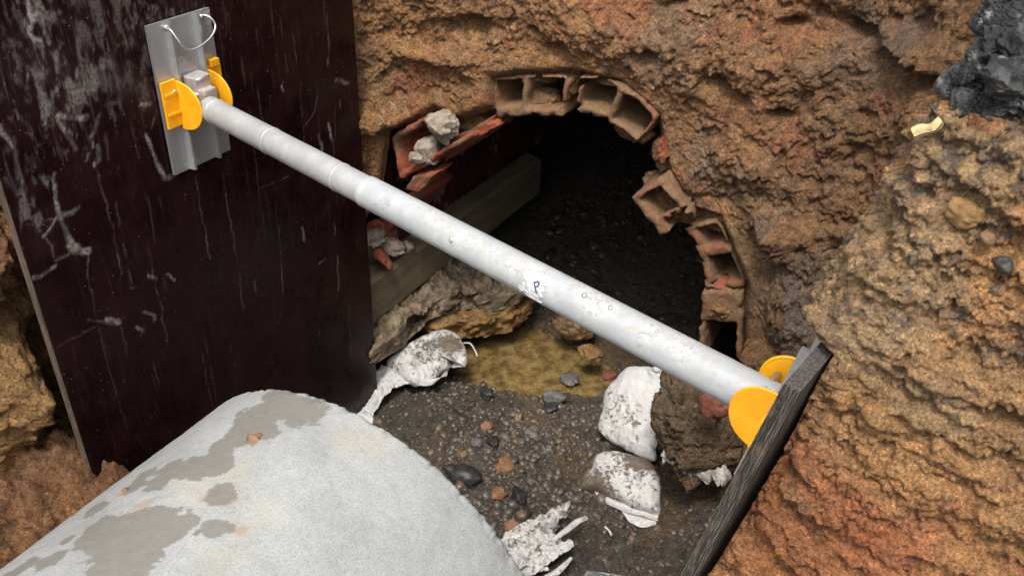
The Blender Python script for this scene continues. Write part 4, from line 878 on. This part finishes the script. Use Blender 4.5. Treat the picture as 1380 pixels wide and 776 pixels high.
sheet('bag_flap', [(582,510),(600,508),(603,500)], [(562,519),(582,519),(596,508)], pt1+[0,0,.004], n1, 35, bag, .004, .012)
V, F = tubeVF(crom(np.array([pP(x, y, pt1, n1) for x, y in ((625,462),(634,463),(641,474),(643,480))]), 30), .0035, 7); mk('tie_cord', V, F, M_BAG, bag, attrs={'mud': np.full(len(V), .15)})
# tied bag leaning on the muddy boulder
n2 = nrm(np.array([-.1,-.62,.75])); pt2 = pZ(855, 560, -2.10)
bag = thing('sandbag', 'clean white sandbag with a tied neck leaning on the muddy boulder', 'sandbag', pt2-[0,0,.12])
m2 = mud_at([(pP(845,570,pt2,n2), .12, .12), (pP(870,510,pt2,n2), .07, -.25), (pP(870,610,pt2,n2), .07, -.1)], .06)
pillow('bag_body', [(843,498),(862,494),(888,497),(908,514),(909,528),(897,545),(890,570),(884,600),(884,622),(866,617),(838,603),(808,582),(812,555),(815,530),(828,512)], pt2, n2, .038, 41, bag, m2, ((885,500),(850,590)), (858,555), power=4.0, fold_amp=.010)
ctr = pP(889, 503, pt2, n2)+n2*.040
for k in range(11):      # gathers running into the knot
    a_ = math.radians(200+k*17); e_ = ctr+.055*(math.cos(a_)*nrm(np.cross([0,0,1.], n2))+math.sin(a_)*nrm(np.cross(n2, np.cross([0,0,1.], n2))))-n2*.02
    V, F = tubeVF(crom(np.array([ctr, mix(ctr, e_, .5)+n2*.004, e_]), 14), np.linspace(.0055, .0028, 14), 7); mk('gather', V, F, M_BAG, bag, attrs={'mud': np.full(len(V), -.15)})
V, F = rockV(ctr+n2*.008, (.015,.012,.013), (0,0,0), 3, 71, .2, .2); mk('knot', V, F, M_BAG, bag, attrs={'mud': np.full(len(V), -.1)})
# folded bag below it
n3 = nrm(np.array([-.05,-.45,1.])); pt3 = pZ(840, 650, -2.16)
bag = thing('sandbag', 'mud covered sandbag lying folded below the tied bag', 'sandbag', pt3-[0,0,.08])
m3 = mud_at([(pP(800,665,pt3,n3), .05, .9), (pP(862,628,pt3,n3), .05, .5), (pP(875,628,pt3,n3), .04, .4), (pP(850,672,pt3,n3), .06, -.02)], .15)
pillow('bag_body', [(796,632),(804,615),(830,610),(868,618),(888,638),(889,665),(888,694),(860,688),(835,676),(810,664),(782,660),(785,645)], pt3, n3, .042, 51, bag, m3, ((796,640),(880,660)), (842,648), power=4.0, fold_amp=.009)
sheet('bag_fold', [(800,660),(835,676),(888,693)], [(806,672),(836,687),(887,702)], pt3-[0,0,.004], n3, 53, bag, .003, .008, mudv=.05)
sheet('bag_tail', [(832,682),(860,692),(886,698)], [(848,703),(864,711),(884,706)], pt3-[0,0,.018], n3, 54, bag, .006, .006, mudv=.05)
# torn bag under the pipe mouth
n4 = nrm(np.array([0,-.35,1.])); pt4 = pZ(735, 720, -2.12)
bag = thing('torn_sandbag', 'torn white sandbag in shreds beside the mouth of the concrete pipe', 'sandbag', pt4-[0,0,.05])
sheet('fabric', [(668,742),(690,715),(722,700),(750,688),(764,680)], [(700,752),(714,738),(734,722),(752,706),(766,692)], pt4, n4, 61, bag, .026, .012, freq=28, mudv=.16)
sheet('fabric', [(684,748),(712,728),(736,716),(752,722)], [(700,772),(724,752),(744,740),(758,732)], pt4+[0,0,.014], n4, 62, bag, .026, .010, freq=28, mudv=.12)
sheet('fabric', [(700,768),(722,746),(748,734),(772,728)], [(712,782),(736,764),(756,750),(774,738)], pt4+[0,0,.006], n4, 72, bag, .018, .010, freq=28, mudv=.02)
sheet('fabric', [(700,722),(722,708),(742,700)], [(716,738),(738,722),(756,712)], pt4-[0,0,.012], n4, 73, bag, .016, .010, freq=28, mudv=.35)
sheet('shred', [(758,688),(762,678),(766,675)], [(763,690),(767,682),(769,676)], pt4+[0,0,.03], n4, 63, bag, .002, .006, mudv=.12)
sheet('shred', [(742,727),(760,712),(775,700),(790,695)], [(746,731),(765,718),(780,706),(793,699)], pt4+[0,0,.03], n4, 64, bag, .003, .006, mudv=.12)
sheet('shred', [(732,776),(752,764),(768,750)], [(744,779),(758,770),(772,752)], pt4+[0,0,.01], n4, 68, bag, .003, .006, mudv=.12)
sheet('shred', [(710,770),(725,766),(738,763)], [(712,776),(726,771),(740,768)], pt4+[0,0,.01], n4, 69, bag, .002, .004, mudv=.12)
sheet('shred', [(814,710),(820,716),(823,722)], [(817,709),(823,715),(826,720)], pZ(818,715,-2.2), (0,0,1), 70, bag, .002, .003)

# ------------------------------------------------------------------ rocks
def boulder(name, px, F0, rad, rot, sub, seed, mat, label, cat, blocky=.3, rough=.1, fine=.05, col=None, wetv=0.):
    V, F = rockV(pF(*px, F0), rad, rot, sub, seed, blocky, rough, fine)
    o = mk(name, V, F, mat, attrs={'wet': np.full(len(V), wetv)}, col=None if col is None else soil_col(V, seed, col)); return tag(o, label, cat)
boulder('boulder', (952,582), 2.10, (.185,.15,.155), (.2,.25,.35), 7, 12, M_SOIL, 'big mud caked boulder under the right end of the strut', 'boulder', .7, .30, .13, (.165,.13,.09), .3)
boulder('boulder', (1042,482), 2.14, (.085,.09,.09), (.1,.5,.2), 6, 18, M_SOIL, 'brown earth clod behind the yellow guard at the foot of the arch', 'clod', .35, .16, .07, (.17,.10,.05))
boulder('stone', (775,440), 2.74, (.085,.06,.055), (.2,.3,.5), 5, 71, M_BROWNST, 'brown angular stone standing in the puddle', 'stone', .4, .1, .04)
boulder('stone', (797,474), 2.62, (.055,.045,.03), (.1,.2,.9), 5, 72, M_OCHRE, 'yellowish stone at the right edge of the puddle', 'stone', .35, .1, .04)
o = thing('plastic_scrap', 'crumpled dirty pale plastic caught under the muddy boulder', 'plastic', pF(930, 640, 2.05))
for k, (px, rad, rot) in enumerate([((905,612), (.035,.03,.02), (.2,.35,.2)), ((925,626), (.04,.03,.018), (.1,.4,.1)), ((950,636), (.045,.03,.022), (.3,.2,.4)), ((972,642), (.03,.03,.02), (.5,.2,.1))]):
    V, F = rockV(pF(*px, 2.0), rad, rot, 5, 80+k, .5, .3, .10); mk('crumple', V, F, M_PLASTW, o)
for k, (px, r, mat, lab) in enumerate([((755,462), (.03,.03,.02), M_GREYST, 'small grey pebble at the foot of the brown puddle stone'), ((822,505), (.055,.03,.02), M_REDST, 'red brick shard beside the tied sandbag'), ((768,510), (.05,.05,.025), M_GREYST, 'grey flat stone in the mud below the puddle'), ((746,536), (.055,.04,.035), M_GREYST, 'pale grey pointed stone amid the wet gravel'), ((742,548), (.04,.03,.012), M_DARKST, 'black flat stone tucked under the pale grey pointed stone'), ((682,628), (.045,.035,.03), M_ORANGEST, 'orange pink rounded stone in the middle of the gravel'), ((628,642), (.08,.05,.04), M_DARKST, 'large black wet stone next to the pipe rim'), ((672,664), (.035,.03,.025), M_ORANGEST, 'reddish pebble between the black stone and the torn bag'), ((698,668), (.045,.03,.025), M_DARKST, 'dark slanted stone beside the reddish pebble'), ((664,596), (.03,.03,.025), M_DARKST, 'small black stone above the orange stone'), ((642,598), (.025,.022,.018), M_GREYST, 'blue grey pebble close to the small black stone'), ((655,530), (.04,.03,.025), M_DARKST, 'dark stone at the end of the mud beside the first sandbag'), ((832,597), (.055,.04,.022), M_GREYST, 'grey flat stone resting on the tied sandbag end'), ((698,562), (.03,.022,.02), M_BROWNST, 'brown pebble in the wet gravel'), ((715,585), (.04,.03,.02), M_GREYST, 'flat grey stone below the brown pebble'), ((622,612), (.025,.022,.015), M_BROWNST, 'brown pebble close to the black wet stone'), ((690,710), (.03,.03,.02), M_ORANGEST, 'orange pebble at the edge of the torn bag'), ((705,690), (.03,.025,.025), M_DARKST, 'black stone above the torn bag fabric'), ((655,575), (.03,.022,.02), M_ORANGEST, 'ochre pebble above the blue grey pebble')]):
    p = pZ(*px, -2.20); z = floor_up(np.array([p[0]]), np.array([p[1]]), False)[0]; p = pZ(*px, z+r[2]*.35)
    V, F = rockV(p, np.array(r)*.85, (k*.3 % .5, k*.23 % .4, k*1.1), 4, 300+k, .35, .10, .03); tag(mk('stone', V, F, mat), lab, 'stone')
for k, (px, F0, r, rot, lab) in enumerate([((983,492), 2.02, (.035,.02,.022), (.3,.6,.2), 'pinkish red brick fragment above the strut near the yellow guard'), ((962,545), 1.93, (.05,.03,.045), (.2,.5,.4), 'dark red brick fragment stuck in the boulder under the strut')]):
    V, F = rockV(pF(*px, F0), r, rot, 4, 330+k, .5, .1, .03); tag(mk('brick_fragment', V, F, M_REDST), lab, 'brick')

# gravel: far too many pebbles to count
rng = np.random.RandomState(5)
x = np.concatenate([rng.normal(-1.08, .26, 3300), rng.uniform(-1.75, -.35, 1700), rng.uniform(-1.75, -.6, 1800)]); y = np.concatenate([rng.normal(1.95, .28, 3300), rng.uniform(1.3, 2.45, 1700), rng.uniform(2.7, 4.6, 1800)])
ok = (x > -1.72) & (x < -.25) & (y > 1.1) & ~((np.abs(x+1.42) < .33) & (np.abs(y-2.62) < .22)); x, y = x[ok], y[ok]; n = len(x)
dens = fbm(np.stack([x, y, 0*x], 1), 5, 3, 3); ok = (dens > -.15) | (rng.rand(n) < .35); x, y = x[ok], y[ok]; n = len(x)
z = floor_up(x, y)+ZC; sz = np.clip(rng.lognormal(math.log(.0066), .6, n), .0025, .028); sz *= np.where(y > 2.7, 1.5, 1)
bases = []
for k in range(10):
    V, F = rockV((0,0,0), (1, .8, .6), (0,0,0), 2, 500+k, .35, .1); bases.append(V)
BF = ico(2)[1]; allV = np.zeros((n, 42, 3)); allC = np.zeros((n, 42, 3)); pal = np.array([(.09,.065,.045),(.13,.085,.05),(.06,.055,.05),(.16,.10,.055),(.11,.10,.09),(.035,.033,.032),(.17,.105,.065),(.10,.075,.055),(.17,.155,.14)])
for i in range(n):
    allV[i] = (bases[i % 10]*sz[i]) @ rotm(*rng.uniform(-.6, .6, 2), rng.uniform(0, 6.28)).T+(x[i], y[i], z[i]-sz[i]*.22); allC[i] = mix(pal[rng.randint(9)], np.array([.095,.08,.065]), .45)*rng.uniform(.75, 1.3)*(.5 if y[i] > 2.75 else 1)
FF = (BF[None]+(np.arange(n)*42)[:,None,None]).reshape(-1, 3)
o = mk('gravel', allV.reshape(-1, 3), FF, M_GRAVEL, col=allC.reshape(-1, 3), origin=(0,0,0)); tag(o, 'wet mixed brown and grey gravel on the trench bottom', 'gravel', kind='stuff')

# ------------------------------------------------------------------ asphalt lump and foam on the right bank
asp = thing('asphalt_lump', 'jagged black lump of broken asphalt on top of the right bank', 'asphalt', pF(1345, 180, 1.1))
for k, (px, F0, rad, rot, sd_) in enumerate([((1332,112), 1.0, (.046,.055,.038), (.1,.25,.3), 3), ((1385,115), 1.0, (.065,.075,.046), (.2,.1,.9), 8), ((1392,30), 1.08, (.055,.08,.042), (0,.2,.1), 5), ((1368,172), .99, (.06,.05,.022), (.1,.3,.2), 11), ((1308,172), .985, (.036,.03,.016), (.1,.35,.2), 15), ((1470,70), 1.12, (.07,.09,.07), (.3,.1,.5), 21), ((1372,238), .925, (.020,.02,.024), (.3,.1,.5), 31), ((1350,250), .93, (.012,.015,.012), (.1,.4,.5), 32), ((1385,275), .915, (.014,.02,.014), (.3,.1,.2), 33)]):
    V, F = rockV(pF(*px, F0), rad, rot, 7, sd_, .8, .16, .07); mk('fragment', V, F, M_ASPH, asp)
# broken edge of the street surfacing behind the lump
nu = 260; xs = np.linspace(.0, 2.7, nu); P0 = np.stack([xs, 0*xs, 0*xs], 1); fr = 1.17+.10*sst(.1, .0, xs)+.035*fbm(P0, 6, 5, 4, .65)+.012*fbm(P0, 40, 3, 5)
rows = [(0, -.385), (.006, -.36), (-.006, -.335), (.004, -.31), (0, -.285), (.012, -.268), (.05, -.262), (.4, -.262), (3.2, -.262)]
V = np.array([[x_, f_+dy+.012*math.sin(k*2.1+x_*37)*(k < 6), ZC+z_+.004*math.sin(x_*61+k)] for x_, f_ in zip(xs, fr) for k, (dy, z_) in enumerate(rows)]); V[:,1] += np.where(V[:,1] < 1.35, .010*fbm(V, 35, 4, 8), 0)
o = mk('pavement', V, gridq(nu, len(rows)), M_ASPH, origin=(0,0,0)); tag(o, 'broken edge of the asphalt street surfacing above the right bank', kind='structure')
foam = thing('foam_scrap', 'pale yellow strip of foam poking out under the asphalt lump', 'foam', pF(1255, 180, .93))
sheet('strip', [(1229,174),(1240,168),(1255,168),(1266,158)], [(1233,185),(1246,180),(1262,177),(1272,166)], pF(1255, 170, .93), nrm(np.array([-.3,-1,.6])), 91, foam, .004, .003, thick=.006, nu=50, nv=12, mat=M_FOAM)
for k, (px, r, mat, lab) in enumerate([((1300,287), .016, M_OCHRE, 'yellow rounded stone set in the upper right bank'), ((1330,322), .008, M_BROWNST, 'small brown pebble set in the right bank below the asphalt'), ((1352,356), .010, M_DARKST, 'black pebble set in the right bank'), ((1357,631), .006, M_PALE, 'tiny pale pebble in the red lower bank'), ((1365,275), .010, M_BROWNST, 'round brown pebble beside the dark soil under the asphalt')]):
    p = pF(*px, .905 if px[1] < 300 else (.885 if px[1] < 400 else .84)); V, F = rockV(p, (r*1.2, r, r*.9), (k*.4, .2, k), 4, 400+k, .2, .06); tag(mk('stone', V, F, mat), lab, 'stone')
# fine roots hanging from the earth left of the arch
rt = thing('root_fibres', 'thin pale root fibres hanging from the earth left of the arch', 'roots', pF(535, 165, 2.1))
for k, pl in enumerate(([(526,138),(531,143),(534,149),(537,147)], [(546,136),(547,146),(551,154)], [(510,155),(516,163),(519,168)])):
    F0 = 2.06 if k < 3 else 2.17; V, F = tubeVF(crom(np.array([pF(*p, F0) for p in pl]), 24), np.linspace(.0028, .0012, 24), 6); mk('fibre', V, F, M_ROOT, rt)
# clear plastic bottle lying in the mud at the lower edge
bp = pZ(845, 800, -2.14); prof = [(.0, .004), (.0, .030), (.006, .037), (.05, .038), (.055, .036), (.06, .038), (.13, .038), (.165, .030), (.19, .014), (.2, .0125), (.215, .0125), (.215, .002)]
n = 32; a = np.arange(n)*2*np.pi/n; dirb = nrm(np.array([.9,.3,0.05])); ub = nrm(np.cross(dirb, [0,0,1.])); vb = np.cross(ub, dirb)
V = np.vstack([bp+dirb*(t-.1)*1.3+1.3*r*(np.cos(a)[:,None]*ub+np.sin(a)[:,None]*vb) for t, r in prof]); V += .003*np.stack([fbm(V, 22, 3, k) for k in range(3)], 1)
i, j = np.meshgrid(np.arange(len(prof)-1), np.arange(n), indexing='ij'); q = np.stack([i*n+j, i*n+(j+1) % n, (i+1)*n+(j+1) % n, (i+1)*n+j], -1).reshape(-1, 4)
o = mk('plastic_bottle', V, q, M_CLEAR); tag(o, 'clear crumpled plastic bottle lying in the mud below the folded sandbag', 'bottle')
